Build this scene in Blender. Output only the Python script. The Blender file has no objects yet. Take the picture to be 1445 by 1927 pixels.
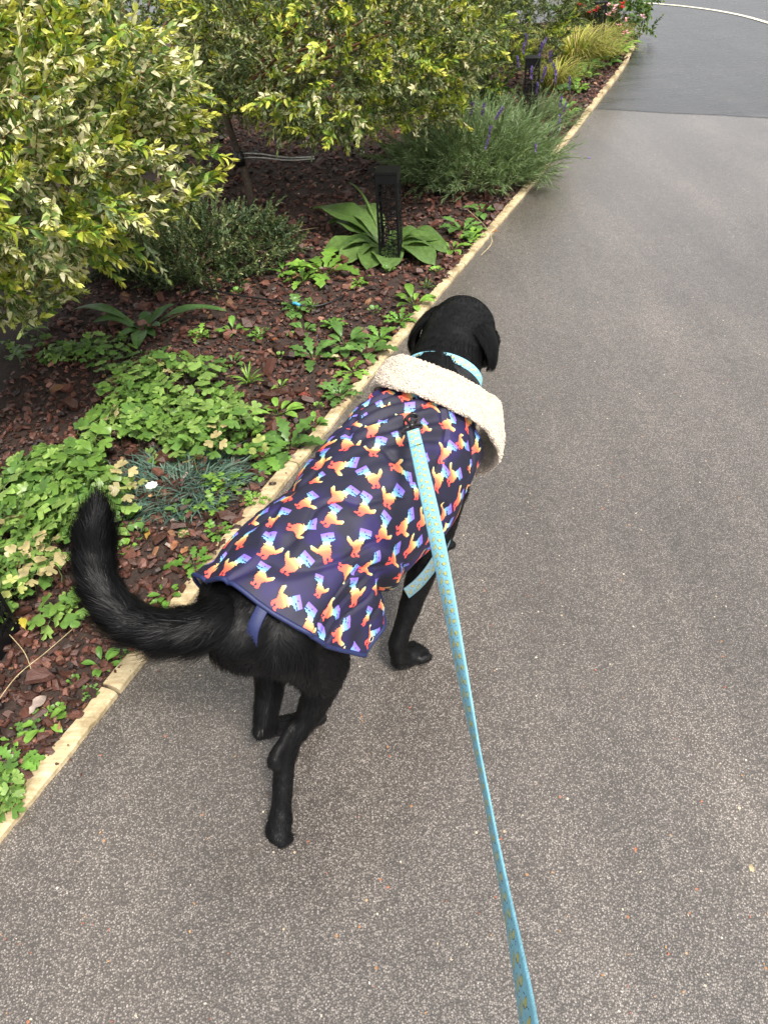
import bpy, bmesh, math, random
import numpy as np
from mathutils import Vector, Matrix, Quaternion, noise as mnoise
R = math.radians
rng = np.random.default_rng(7)
random.seed(7)
scene = bpy.context.scene
col = scene.collection

# ------------------------------------------------------------------ camera, sky, sun, exposure
CAM_H, PITCH, ROLL, FPX = 1.4, 41.0, 4.0, 1400.0
_p, _r = R(PITCH), R(ROLL)
CF = np.array([0, math.cos(_p), -math.sin(_p)])
_u = np.array([0, math.sin(_p), math.cos(_p)])
_x = np.array([1.0, 0, 0])
CR = _x*math.cos(_r) - _u*math.sin(_r)
CU = _u*math.cos(_r) + _x*math.sin(_r)
CO = np.array([0, 0, CAM_H])
cam_data = bpy.data.cameras.new('camera')
cam = bpy.data.objects.new('camera', cam_data)
col.objects.link(cam)
m = Matrix(((CR[0], CU[0], -CF[0], CO[0]), (CR[1], CU[1], -CF[1], CO[1]), (CR[2], CU[2], -CF[2], CO[2]), (0, 0, 0, 1)))
cam.matrix_world = m
cam_data.sensor_fit = 'VERTICAL'
cam_data.sensor_height = 24.0
cam_data.lens = 24.0*FPX/1927.0
cam_data.clip_start = 0.02
cam_data.clip_end = 500
scene.camera = cam

world = bpy.data.worlds.new('World'); scene.world = world; world.use_nodes = True
SUN_EL, SUN_AZ = 58.0, 150.0            # azimuth measured clockwise from +Y: behind the camera and to its right
wn = world.node_tree; wn.nodes.clear()
sky = wn.nodes.new('ShaderNodeTexSky'); sky.sky_type = 'NISHITA'; sky.sun_disc = False
sky.sun_elevation = R(SUN_EL); sky.sun_rotation = R(SUN_AZ); sky.air_density = 1.0; sky.dust_density = 4.0
hs = wn.nodes.new('ShaderNodeHueSaturation'); hs.inputs['Saturation'].default_value = 0.12
bg = wn.nodes.new('ShaderNodeBackground'); bg.inputs['Strength'].default_value = 0.08
wo = wn.nodes.new('ShaderNodeOutputWorld')
wn.links.new(sky.outputs[0], hs.inputs['Color']); wn.links.new(hs.outputs[0], bg.inputs['Color']); wn.links.new(bg.outputs[0], wo.inputs['Surface'])
sun_d = bpy.data.lights.new('sun', 'SUN'); sun_d.energy = 1.5; sun_d.angle = R(11); sun_d.color = (1.0, 0.93, 0.83)
sun = bpy.data.objects.new('sun', sun_d); col.objects.link(sun)
sd = Vector((math.sin(R(SUN_AZ))*math.cos(R(SUN_EL)), math.cos(R(SUN_AZ))*math.cos(R(SUN_EL)), math.sin(R(SUN_EL))))
sun.rotation_euler = sd.to_track_quat('Z', 'Y').to_euler(); sun.location = (0, 0, 12)
vs = scene.view_settings
vs.view_transform = 'Standard'; vs.look = 'None'; vs.gamma = 1; vs.use_curve_mapping = False
vs.exposure = 1.8
scene.cycles.max_bounces = 8
scene.cycles.transparent_max_bounces = 8
scene.cycles.use_denoising = True

# ------------------------------------------------------------------ helpers
def G(px, py, z=0.0):
    """the point of the place at height z that the photograph shows at (px, py)"""
    d = CF + CR*(px-722.5)/FPX - CU*(py-963.5)/FPX
    return CO + d*((z-CO[2])/d[2])

def toscreen(P):
    v = np.atleast_2d(P) - CO
    d = v@CF
    return 722.5+FPX*(v@CR)/d, 963.5-FPX*(v@CU)/d, d

def tag(o, label=None, cat=None, group=None, kind=None):
    if label: o['label'] = label
    if cat: o['category'] = cat
    if group: o['group'] = group
    if kind: o['kind'] = kind
    return o

def empty(name, loc, rz=0, label=None, cat=None, group=None):
    o = bpy.data.objects.new(name, None); col.objects.link(o)
    o.location = tuple(float(v) for v in loc); o.rotation_euler = (0, 0, rz); o.empty_display_size = 0.1
    return tag(o, label, cat, group)

def link(name, me, parent=None, loc=None, quat=None, scale=None):
    o = bpy.data.objects.new(name, me); col.objects.link(o)
    if parent is not None: o.parent = parent
    if loc is not None: o.location = tuple(float(v) for v in loc)
    if quat is not None:
        o.rotation_mode = 'QUATERNION'; o.rotation_quaternion = quat
    if scale is not None: o.scale = (scale,)*3
    return o

def npmesh(name, V, F, mats, C=None, UV=None, smooth=True, MI=None):
    """F: (n,3) or (n,4) integer array, or a list of such arrays"""
    V = np.asarray(V, np.float32)
    Fs = F if isinstance(F, list) else [F]
    me = bpy.data.meshes.new(name)
    me.vertices.add(len(V)); me.vertices.foreach_set('co', V.ravel())
    li = np.concatenate([np.asarray(f, np.int32).ravel() for f in Fs])
    cnt = np.concatenate([np.full(len(f), np.asarray(f).shape[1], np.int32) for f in Fs])
    st = np.concatenate([[0], np.cumsum(cnt)[:-1]]).astype(np.int32)
    me.loops.add(len(li)); me.loops.foreach_set('vertex_index', li)
    me.polygons.add(len(cnt)); me.polygons.foreach_set('loop_start', st)
    me.polygons.foreach_set('use_smooth', np.full(len(cnt), smooth, bool))
    if MI is not None: me.polygons.foreach_set('material_index', np.asarray(MI, np.int32))
    me.update(calc_edges=True)
    if C is not None:
        C = np.asarray(C, np.float32)
        if C.shape[1] == 3: C = np.hstack([C, np.ones((len(C), 1), np.float32)])
        a = me.color_attributes.new('Col', 'FLOAT_COLOR', 'POINT'); a.data.foreach_set('color', C.ravel())
    if UV is not None:
        uv = me.uv_layers.new(name='UVMap'); uv.data.foreach_set('uv', np.asarray(UV, np.float32)[li].ravel())
    for mt in (mats if isinstance(mats, (list, tuple)) else [mats]): me.materials.append(mt)
    me.validate()
    return me

class Acc:
    def __init__(s): s.V = []; s.F = []; s.C = []; s.n = 0
    def add(s, V, F, C):
        V = np.asarray(V, float); C = np.asarray(C, float)
        if C.ndim == 1: C = np.tile(C, (len(V), 1))
        s.V.append(V); s.F.append(np.asarray(F)+s.n); s.C.append(C[:, :3]); s.n += len(V)
    def arrays(s): return np.vstack(s.V), np.vstack(s.F), np.vstack(s.C)
    def mesh(s, name, mats, smooth=True):
        V, F, C = s.arrays(); return npmesh(name, V, F, mats, C, smooth=smooth)

def norm(v): v = np.asarray(v, float); return v/(np.linalg.norm(v, axis=-1, keepdims=True)+1e-12)

def frame(d, up=(0, 0, 1)):
    """rotation matrix whose columns are x, y=d, z"""
    y = norm(d); z = np.asarray(up, float); z = z - y*(z@y)
    if np.linalg.norm(z) < 1e-4: z = np.array([1.0, 0, 0]) - y*y[0]
    z = norm(z); x = np.cross(y, z)
    return np.stack([x, y, z], 1)

def quat_of(M): return Matrix([list(map(float, r)) for r in M]).to_quaternion()

def tube(P, rad, seg=5, cap=True):
    P = np.asarray(P, float); n = len(P); rad = np.broadcast_to(rad, (n,)).astype(float)
    T = np.gradient(P, axis=0); T = norm(T)
    up = np.array([0.3, 0.2, 1.0]); V = []
    x = np.cross(T[0], up); x = norm(x)
    for i in range(n):
        x = x - T[i]*(x@T[i]); x = norm(x); y = np.cross(T[i], x)
        a = np.arange(seg)*2*math.pi/seg
        V.append(P[i] + rad[i]*(np.outer(np.cos(a), x)+np.outer(np.sin(a), y)))
    V = np.vstack(V); F = []
    for i in range(n-1):
        for j in range(seg):
            a, b = i*seg+j, i*seg+(j+1) % seg
            F += [(a, b, b+seg), (a, b+seg, a+seg)]
    if cap:
        k = len(V); V = np.vstack([V, P[0], P[-1]])
        for j in range(seg):
            F.append((k, (j+1) % seg, j)); F.append((k+1, (n-1)*seg+j, (n-1)*seg+(j+1) % seg))
    return V, np.array(F)

# ---- materials
def mat(name):
    mt = bpy.data.materials.new(name); mt.use_nodes = True
    nt = mt.node_tree; b = nt.nodes['Principled BSDF']; return mt, nt, b
def nd(nt, t, **kw):
    n = nt.nodes.new(t)
    for k, v in kw.items():
        if k in n.inputs: n.inputs[k].default_value = v
        else: setattr(n, k, v)
    return n
def ramp(nt, stops, interp='LINEAR'):
    n = nt.nodes.new('ShaderNodeValToRGB'); e = n.color_ramp.elements; n.color_ramp.interpolation = interp
    while len(e) < len(stops): e.new(0.5)
    for i, (p, c) in enumerate(stops):
        e[i].position = p; e[i].color = (c if len(c) == 4 else (*c, 1))
    return n
def mix(nt, a, b, f, blend='MIX'):
    n = nt.nodes.new('ShaderNodeMix'); n.data_type = 'RGBA'; n.blend_type = blend
    for s, v in ((6, a), (7, b), (0, f)):
        if isinstance(v, bpy.types.NodeSocket): nt.links.new(v, n.inputs[s])
        elif isinstance(v, (int, float)): n.inputs[s].default_value = v if s == 0 else (v, v, v, 1)
        else: n.inputs[s].default_value = (*v, 1) if len(v) == 3 else v
    return n.outputs[2]
def bump(nt, b, h, strength=0.5, dist=0.002):
    n = nd(nt, 'ShaderNodeBump', Strength=strength, Distance=dist)
    nt.links.new(h, n.inputs['Height']); nt.links.new(n.outputs[0], b.inputs['Normal']); return n
def gcoord(nt, scale=1.0, stretch=None):
    """world position of the surface"""
    g = nt.nodes.new('ShaderNodeNewGeometry')
    if stretch is None and scale == 1.0: return g.outputs['Position']
    mp = nt.nodes.new('ShaderNodeMapping'); mp.inputs['Scale'].default_value = stretch or (scale,)*3
    nt.links.new(g.outputs['Position'], mp.inputs['Vector']); return mp.outputs[0]
def tex(nt, kind, vec, **kw):
    n = nd(nt, kind, **kw); nt.links.new(vec, n.inputs['Vector']); return n

def leaf_mat(name, rough=0.45, trans=0.35, jitter=0.25, spec=0.32):
    mt, nt, b = mat(name)
    at = nd(nt, 'ShaderNodeAttribute', attribute_name='Col')
    ns = tex(nt, 'ShaderNodeTexNoise', gcoord(nt), Scale=60.0, Detail=2.0)
    oi = nt.nodes.new('ShaderNodeObjectInfo')
    r = ramp(nt, [(0.3, (1-jitter,)*3), (0.7, (1+jitter,)*3)]); nt.links.new(ns.outputs['Fac'], r.inputs[0])
    c = mix(nt, at.outputs['Color'], r.outputs[0], 1.0, 'MULTIPLY')
    r2 = ramp(nt, [(0, (0.82, 0.84, 0.8)), (1, (1.12, 1.08, 1.05))]); nt.links.new(oi.outputs['Random'], r2.inputs[0])
    c = mix(nt, c, r2.outputs[0], 1.0, 'MULTIPLY')
    nt.links.new(c, b.inputs['Base Color']); b.inputs['Roughness'].default_value = rough
    b.inputs['Specular IOR Level'].default_value = spec
    tr = nt.nodes.new('ShaderNodeBsdfTranslucent'); nt.links.new(mix(nt, c, (1.0, 1.0, 0.45), 1.0, 'MULTIPLY'), tr.inputs['Color'])
    ms = nt.nodes.new('ShaderNodeMixShader'); ms.inputs[0].default_value = trans
    nt.links.new(b.outputs[0], ms.inputs[1]); nt.links.new(tr.outputs[0], ms.inputs[2])
    nt.links.new(ms.outputs[0], nt.nodes['Material Output'].inputs['Surface'])
    return mt
M_leaf = leaf_mat('foliage')
M_leaf_gloss = leaf_mat('broad_foliage', rough=0.36, trans=0.25, jitter=0.18)
M_petal = leaf_mat('petal', rough=0.6, trans=0.3, jitter=0.1)

HEAD_ = R(64.4)
def tarmac(name, base, stones, rough, streaky=False, stone_scale=330.0, coat=0.9):
    mt, nt, b = mat(name)
    P = gcoord(nt)
    v = tex(nt, 'ShaderNodeTexVoronoi', P, Scale=stone_scale)
    sep = nt.nodes.new('ShaderNodeSeparateColor'); nt.links.new(v.outputs['Color'], sep.inputs[0])
    st = ramp(nt, stones); nt.links.new(sep.outputs[0], st.inputs[0])
    # binder shows between the stones
    dr = ramp(nt, [(0.25, (0, 0, 0)), (0.62, (1, 1, 1))]); nt.links.new(v.outputs['Distance'], dr.inputs[0])
    c = mix(nt, st.outputs[0], base, dr.outputs[0])
    # odd coloured grit
    v2 = tex(nt, 'ShaderNodeTexVoronoi', P, Scale=75.0)
    s2 = nt.nodes.new('ShaderNodeSeparateColor'); nt.links.new(v2.outputs['Color'], s2.inputs[0])
    gt = nd(nt, 'ShaderNodeMath', operation='GREATER_THAN'); gt.inputs[1].default_value = 0.975; nt.links.new(s2.outputs[0], gt.inputs[0])
    lt = nd(nt, 'ShaderNodeMath', operation='LESS_THAN'); lt.inputs[1].default_value = 0.2; nt.links.new(v2.outputs['Distance'], lt.inputs[0])
    mu = nd(nt, 'ShaderNodeMath', operation='MULTIPLY'); nt.links.new(gt.outputs[0], mu.inputs[0]); nt.links.new(lt.outputs[0], mu.inputs[1])
    gc = ramp(nt, [(0.0, (0.30, 0.10, 0.05)), (0.4, (0.32, 0.17, 0.07)), (0.7, (0.42, 0.36, 0.25)), (1, (0.5, 0.46, 0.4))]); nt.links.new(s2.outputs[1], gc.inputs[0])
    c = mix(nt, c, gc.outputs[0], mu.outputs[0])
    # broad unevenness
    n1 = tex(nt, 'ShaderNodeTexNoise', gcoord(nt, stretch=(1.1, 0.9, 1)), Scale=1.3, Detail=5.0, Roughness=0.6)
    r1 = ramp(nt, [(0.3, (0.80, 0.80, 0.80)), (0.7, (1.18, 1.17, 1.15))]); nt.links.new(n1.outputs['Fac'], r1.inputs[0])
    c = mix(nt, c, r1.outputs[0], 1.0, 'MULTIPLY')
    n2 = tex(nt, 'ShaderNodeTexNoise', P, Scale=28.0, Detail=4.0, Roughness=0.65)
    r2 = ramp(nt, [(0.3, (0.85,)*3), (0.7, (1.13,)*3)]); nt.links.new(n2.outputs['Fac'], r2.inputs[0])
    c = mix(nt, c, r2.outputs[0], 1.0, 'MULTIPLY')
    ns_ = tex(nt, 'ShaderNodeTexNoise', gcoord(nt, stretch=(1.0, 1.0, 1)), Scale=5.5, Detail=3.0, Roughness=0.55)
    rs_ = ramp(nt, [(0.0, (1, 1, 1)), (0.66, (1, 1, 1)), (0.76, (0.74, 0.68, 0.62))]); nt.links.new(ns_.outputs['Fac'], rs_.inputs[0])
    c = mix(nt, c, rs_.outputs[0], 1.0, 'MULTIPLY')
    mpw = nt.nodes.new('ShaderNodeMapping'); mpw.vector_type = 'POINT'; mpw.inputs['Rotation'].default_value = (0, 0, math.pi/2-HEAD_); mpw.inputs['Scale'].default_value = (2.6, .35, 1); nt.links.new(P, mpw.inputs['Vector'])
    nw = tex(nt, 'ShaderNodeTexNoise', mpw.outputs[0], Scale=1.6, Detail=4.0, Roughness=0.6)
    rw_ = ramp(nt, [(0.35, (0.90,)*3), (0.5, (1, 1, 1)), (0.68, (1.22, 1.21, 1.2))]); nt.links.new(nw.outputs['Fac'], rw_.inputs[0])
    c = mix(nt, c, rw_.outputs[0], 1.0, 'MULTIPLY')
    if streaky:
        n3 = tex(nt, 'ShaderNodeTexNoise', gcoord(nt, stretch=(0.8, 3.5, 1)), Scale=2.2, Detail=6.0, Roughness=0.62)
        r3 = ramp(nt, [(0.36, (0.6,)*3), (0.66, (2.6,)*3)]); nt.links.new(n3.outputs['Fac'], r3.inputs[0])
        c = mix(nt, c, r3.outputs[0], 1.0, 'MULTIPLY')
        rr = ramp(nt, [(0.4, (rough*0.62,)*3), (0.6, (rough*1.25,)*3)]); nt.links.new(n3.outputs['Fac'], rr.inputs[0]); nt.links.new(rr.outputs[0], b.inputs['Roughness'])
    else:
        b.inputs['Roughness'].default_value = rough
    nt.links.new(c, b.inputs['Base Color'])
    hh = nd(nt, 'ShaderNodeMath', operation='MULTIPLY'); nt.links.new(v.outputs['Distance'], hh.inputs[0]); hh.inputs[1].default_value = -1.0
    bump(nt, b, hh.outputs[0], 0.5, 0.002)
    b.inputs['Coat Weight'].default_value = coat; b.inputs['Coat Roughness'].default_value = 0.25
    return mt
M_path = tarmac('worn_tarmac', (0.06, 0.052, 0.046), [(0.0, (0.070, 0.060, 0.053)), (0.35, (0.133, 0.115, 0.102)), (0.7, (0.205, 0.181, 0.162)), (0.9, (0.255, 0.228, 0.207)), (1, (0.33, 0.30, 0.278))], 0.42, stone_scale=300.0)
M_road = tarmac('new_tarmac', (0.016, 0.016, 0.017), [(0.0, (0.014, 0.014, 0.016)), (0.6, (0.032, 0.032, 0.034)), (1, (0.08, 0.08, 0.083))], 0.38, True, 260.0, 0.5)

def soil_mat():
    mt, nt, b = mat('soil')
    n = tex(nt, 'ShaderNodeTexNoise', gcoord(nt), Scale=40.0, Detail=8.0, Roughness=0.7)
    r = ramp(nt, [(0.3, (0.012, 0.007, 0.005)), (0.7, (0.05, 0.028, 0.02))]); nt.links.new(n.outputs['Fac'], r.inputs[0])
    nt.links.new(r.outputs[0], b.inputs['Base Color']); b.inputs['Roughness'].default_value = 0.8
    bump(nt, b, n.outputs['Fac'], 0.8, 0.01); return mt
M_soil = soil_mat()
def bark_mat():
    mt, nt, b = mat('bark_mulch')
    at = nd(nt, 'ShaderNodeAttribute', attribute_name='Col')
    n = tex(nt, 'ShaderNodeTexNoise', gcoord(nt, stretch=(1, 2.5, 1)), Scale=130.0, Detail=5.0, Roughness=0.65)
    r = ramp(nt, [(0.3, (0.55,)*3), (0.7, (1.45,)*3)]); nt.links.new(n.outputs['Fac'], r.inputs[0])
    c = mix(nt, at.outputs['Color'], r.outputs[0], 1.0, 'MULTIPLY')
    nt.links.new(c, b.inputs['Base Color']); b.inputs['Roughness'].default_value = 0.5
    bump(nt, b, n.outputs['Fac'], 0.7, 0.003); return mt
M_bark = bark_mat()
def timber_mat():
    mt, nt, b = mat('weathered_timber')
    tc = nt.nodes.new('ShaderNodeTexCoord')
    mp = nt.nodes.new('ShaderNodeMapping'); mp.inputs['Scale'].default_value = (2.0, 40.0, 20.0); nt.links.new(tc.outputs['Object'], mp.inputs['Vector'])
    n = tex(nt, 'ShaderNodeTexNoise', mp.outputs[0], Scale=2.2, Detail=6.0, Roughness=0.65)
    r = ramp(nt, [(0.25, (0.27, 0.20, 0.11)), (0.5, (0.45, 0.36, 0.21)), (0.75, (0.60, 0.51, 0.35))]); nt.links.new(n.outputs['Fac'], r.inputs[0])
    n2 = tex(nt, 'ShaderNodeTexNoise', gcoord(nt), Scale=9.0, Detail=5.0, Roughness=0.7)
    r2 = ramp(nt, [(0.35, (0.45, 0.42, 0.36)), (0.55, (1, 1, 1))]); nt.links.new(n2.outputs['Fac'], r2.inputs[0])
    c = mix(nt, r.outputs[0], r2.outputs[0], 1.0, 'MULTIPLY')
    n3 = tex(nt, 'ShaderNodeTexNoise', gcoord(nt), Scale=70.0, Detail=3.0)
    r3 = ramp(nt, [(0.66, (1, 1, 1)), (0.74, (0.25, 0.2, 0.15))]); nt.links.new(n3.outputs['Fac'], r3.inputs[0])
    c = mix(nt, c, r3.outputs[0], 1.0, 'MULTIPLY')
    nt.links.new(c, b.inputs['Base Color']); b.inputs['Roughness'].default_value = 0.7
    bump(nt, b, n.outputs['Fac'], 0.6, 0.002); return mt
M_timber = timber_mat()
def plain(name, colr, rough=0.5, metal=0.0, spec=0.5, nscale=80.0, amt=0.15, bstr=0.15):
    mt, nt, b = mat(name)
    n = tex(nt, 'ShaderNodeTexNoise', gcoord(nt), Scale=nscale, Detail=3.0)
    r = ramp(nt, [(0.3, tuple(c*(1-amt) for c in colr)), (0.7, tuple(c*(1+amt) for c in colr))]); nt.links.new(n.outputs['Fac'], r.inputs[0])
    nt.links.new(r.outputs[0], b.inputs['Base Color'])
    b.inputs['Roughness'].default_value = rough; b.inputs['Metallic'].default_value = metal; b.inputs['Specular IOR Level'].default_value = spec
    bump(nt, b, n.outputs['Fac'], bstr, 0.001); return mt
M_black = plain('black_powder_coat', (0.005, 0.005, 0.006), 0.4, spec=.25)
M_stem = leaf_mat('twig', rough=0.6, trans=0.0, jitter=0.3)
M_trunk = plain('shrub_bark', (0.075, 0.055, 0.04), 0.75, nscale=90, amt=0.5, bstr=0.8)
M_dog = plain('black_dog_skin', (0.003, 0.003, 0.0033), 0.46, spec=0.22, nscale=300, amt=0.3, bstr=0.4)
M_fur = plain('black_fur', (0.0026, 0.0026, 0.003), 0.46, spec=0.18, nscale=50, amt=0.3, bstr=0.0)
M_blackplastic = plain('black_plastic', (0.01, 0.01, 0.011), 0.3)
M_navy = plain('navy_binding', (0.010, 0.017, 0.075), 0.6, nscale=300)
M_wire = plain('galvanised_wire', (0.5, 0.5, 0.48), 0.4, metal=0.2)
M_white = plain('white_line_paint', (0.62, 0.58, 0.46), 0.6, nscale=30)
M_bluefit = plain('blue_plastic', (0.05, 0.30, 0.45), 0.4)

# ------------------------------------------------------------------ path frame
EA = G(0, 1590)[:2]; EB = G(1115, 205)[:2]
ED = norm(EB-EA); EN = np.array([-ED[1], ED[0]])          # ED along the path edge, EN into the bed
HEAD = math.atan2(ED[1], ED[0])
def W(s, n, z=0.0): return np.array([*(EA+ED*s+EN*n), z])
def SN(p): d = np.asarray(p)[..., :2]-EA; return d@ED, d@EN
# the kerb line: straight, then turning left at the corner of the bed
kerb = [W(s, 0)[:2] for s in (-4, 0)] + [W(s, 0.014*math.sin(s))[:2] for s in np.arange(1, 8.0, 1.0)]
s_end = SN(G(1190, 97))[0]
corner = [G(1190, 97)[:2], G(1196, 82)[:2], G(1190, 68)[:2], G(1172, 55)[:2]]
c0 = corner[-1]
corner += [c0+np.array([-0.45, 0.45]), c0+np.array([-1.2, 0.75]), c0+np.array([-2.5, 0.95]), c0+np.array([-12, 1.6])]
kerb = [k for k in kerb if SN(k)[0] < s_end-0.5] + corner
def smooth_line(P, n=12):
    P = [np.asarray(p, float) for p in P]; out = []
    for i in range(len(P)-1):
        p0, p1, p2, p3 = P[max(i-1, 0)], P[i], P[i+1], P[min(i+2, len(P)-1)]
        for k in range(n):
            t = k/n
            out.append(0.5*((2*p1)+(-p0+p2)*t+(2*p0-5*p1+4*p2-p3)*t*t+(-p0+3*p1-3*p2+p3)*t**3))
    out.append(P[-1]); return np.array(out)
kerb_s = smooth_line(kerb, 10)
from mathutils.geometry import tessellate_polygon
def poly_sheet(name, pts, z, m_, kind='structure'):
    tri = tessellate_polygon([[Vector((p[0], p[1], 0)) for p in pts]])
    V = np.array([[p[0], p[1], z] for p in pts])
    F = np.array(tri); 
    # all facing up
    a = V[F[:, 1]]-V[F[:, 0]]; b_ = V[F[:, 2]]-V[F[:, 0]]
    fl = np.cross(a, b_)[:, 2] < 0; F[fl] = F[fl][:, ::-1]
    o = link(name, npmesh(name, V, F, m_, smooth=False)); tag(o, kind=kind); return o
# big ground
poly_sheet('ground', [(-120, -120), (120, -120), (120, 120), (-120, 120)], -0.03, M_soil)
# the worn path, and the newer tarmac beyond the joint
J0 = G(1112, 205)[:2]; J1 = G(1445, 222)[:2]; JD = norm(J1-J0)
right = [W(-4, -3.6)[:2]]
jfar = J0+JD*3.6
path_poly = [W(-4, 0.02)[:2]] + [W(s, 0.014*math.sin(s)+0.02 if s > 0 else 0.02)[:2] for s in np.linspace(0, SN(J0)[0], 14)] + [jfar, W(-4, -3.4)[:2]]
poly_sheet('tarmac_path', path_poly, 0.0, M_path)
after = [k for k in kerb_s if SN(k)[0] > SN(J0)[0]+0.05 or k[1] > 8.0]
# small flowing wobble along the joint
jl = [J0+JD*t+np.array([0, 0.008*math.sin(t*9)+0.004*math.sin(t*31)]) for t in np.linspace(0, 3.6, 50)]
road_poly = [p for p in after] + [np.array([-12, 60]), np.array([60, 60]), np.array([60, 2])] + [jfar+JD*0.5] + jl[::-1]
poly_sheet('tarmac_road', road_poly, -0.004, M_road)
V = np.array([[*(p+np.array([0, o_])), 0.0025] for p in jl for o_ in (-.006, .004)]); F = np.array([(2*i, 2*i+2, 2*i+3, 2*i+1) for i in range(len(jl)-1)])
tag(link('tarmac_seam', npmesh('tarmac_seam', V, F, plain('seam_bitumen', (.012, .012, .013), .5))), kind='structure')
ln = [G(1262, 9), G(1300, 13), G(1350, 20), G(1400, 30), G(1446, 43), G(1500, 60), G(1600, 100)]
lnp = smooth_line([np.array(p[:2]) for p in ([G(1200, 4)]+ln)], 6)
T_ = norm(np.gradient(lnp, axis=0)); N_ = np.stack([-T_[:, 1], T_[:, 0]], 1)
lw = 0.028
V = np.array([[*(p+n_*s_), 0.0] for p, n_ in zip(lnp, N_) for s_ in (-lw, lw)])
F = np.array([(2*i, 2*i+2, 2*i+3, 2*i+1) for i in range(len(lnp)-1)])
if np.cross(V[F[0, 1]]-V[F[0, 0]], V[F[0, 3]]-V[F[0, 0]])[2] < 0: F = F[:, ::-1]
tag(link('painted_road_line', npmesh('painted_road_line', V, F, M_white)), kind='structure')

# bed: soil sheet with relief
nx, ny = 220, 160
ss = np.linspace(-1.5, 10.5, nx); nn = np.linspace(0.03, 6.5, ny)**1.0
def bedz(P):
    P = np.atleast_2d(P)
    return np.array([0.006+0.012*mnoise.noise(Vector((p[0]*2.3, p[1]*2.3, 0)))+0.006*mnoise.noise(Vector((p[0]*14, p[1]*14, 3))) for p in P])
def in_bed(P):
    """right of nothing: inside the kerb line"""
    P = np.atleast_2d(P)[:, :2]
    poly = np.vstack([kerb_s, [[-12, -6]], [[-3, -6]]])
    x, y = P[:, 0], P[:, 1]; ins = np.zeros(len(P), bool)
    j = len(poly)-1
    for i in range(len(poly)):
        xi, yi = poly[i]; xj, yj = poly[j]
        c = ((yi > y) != (yj > y)) & (x < (xj-xi)*(y-yi)/((yj-yi)+1e-12)+xi)
        ins ^= c; j = i
    return ins
gp = np.array([W(s, n)[:2] for s in ss for n in nn])
gz = bedz(gp)
V = np.column_stack([gp, gz]); idx = np.arange(nx*ny).reshape(nx, ny)
F = np.stack([idx[:-1, :-1], idx[1:, :-1], idx[1:, 1:], idx[:-1, 1:]], -1).reshape(-1, 4)
cen = V[F].mean(1); F = F[in_bed(cen)]
bed = link('mulch_bed', npmesh('mulch_bed', V, F, M_soil)); tag(bed, kind='structure')

# bark chips: irregular shards
def chip_mesh(seed):
    r = np.random.default_rng(seed)
    n = r.integers(5, 8); a = np.sort(r.random(n)*2*math.pi*0.25+np.arange(n)*2*math.pi/n)
    rad = 0.5*(0.75+0.5*r.random(n)); asp = 0.32+0.4*r.random()
    top = np.stack([np.cos(a)*rad*0.86, np.sin(a)*rad*asp*0.86, 0.10+0.08*r.random(n)], 1)
    bot = np.stack([np.cos(a)*rad, np.sin(a)*rad*asp, -0.08+0.03*r.random(n)], 1)
    V = np.vstack([top, bot, [[0.05*r.normal(), 0, 0.17]]]); F = []
    for i in range(n):
        j = (i+1) % n
        F += [(2*n, i, j), (i, n+i, n+j), (i, n+j, j)]
    bend = 0.25*r.normal(); V[:, 2] += bend*V[:, 0]**2
    return V, np.array(F)
chips = [chip_mesh(i) for i in range(12)]
pal = np.array([(0.060, 0.022, 0.013), (0.085, 0.030, 0.019), (0.035, 0.015, 0.010), (0.12, 0.045, 0.030), (0.17, 0.072, 0.050), (0.10, 0.045, 0.034), (0.26, 0.13, 0.09), (0.022, 0.012, 0.010), (0.20, 0.10, 0.05), (0.32, 0.25, 0.21)])
pw = np.array([.22, .2, .17, .14, .08, .08, .025, .06, .02, .005]); pw /= pw.sum()
NCH = 30000
cs = rng.random(NCH*6)**1.2*11.5-0.6; cn = 0.035+rng.random(NCH*6)**1.15*(0.7+0.42*np.clip(cs, 0, 9))
cp = EA+np.outer(cs, ED)+np.outer(cn, EN)
sx, sy, sdp = toscreen(np.column_stack([cp, np.zeros(len(cp))]))
ok = in_bed(cp) & (sx > -250) & (sx < 1300) & (sy < 1800) & (sy > -60) & (sdp > 0.3)
cp = cp[ok][:NCH]; sdp = sdp[ok][:NCH]; sx = sx[ok][:NCH]; sy = sy[ok][:NCH]
L = 0.009+0.028*rng.random(len(cp))**2.4
L[rng.random(len(cp)) < 0.05] *= 1.9
L *= (0.85+0.12*sdp)
cz = bedz(cp)+0.004+0.35*L*rng.random(len(cp))
rz = rng.random(len(cp))*2*math.pi; tx = rng.normal(0, 0.38, len(cp)); ty = rng.normal(0, 0.32, len(cp))
cidx = rng.choice(len(pal), len(cp), p=pw); cvar = np.clip(1+0.25*rng.normal(size=(len(cp), 1)), .5, 1.7)
pal = pal*.78; ccol = pal[cidx]*cvar
scr = L/sdp; scr[(sx < 0) | (sx > 1250)] = 0
big = np.argsort(-scr)[:300]; isbig = np.zeros(len(cp), bool); isbig[big] = True
def rmat(a, b, c):
    ca, sa, cb, sb, cc, sc = math.cos(a), math.sin(a), math.cos(b), math.sin(b), math.cos(c), math.sin(c)
    return np.array([[cc, -sc, 0], [sc, cc, 0], [0, 0, 1]])@np.array([[cb, 0, sb], [0, 1, 0], [-sb, 0, cb]])@np.array([[1, 0, 0], [0, ca, -sa], [0, sa, ca]])
acc = Acc(); shared = {}
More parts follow.
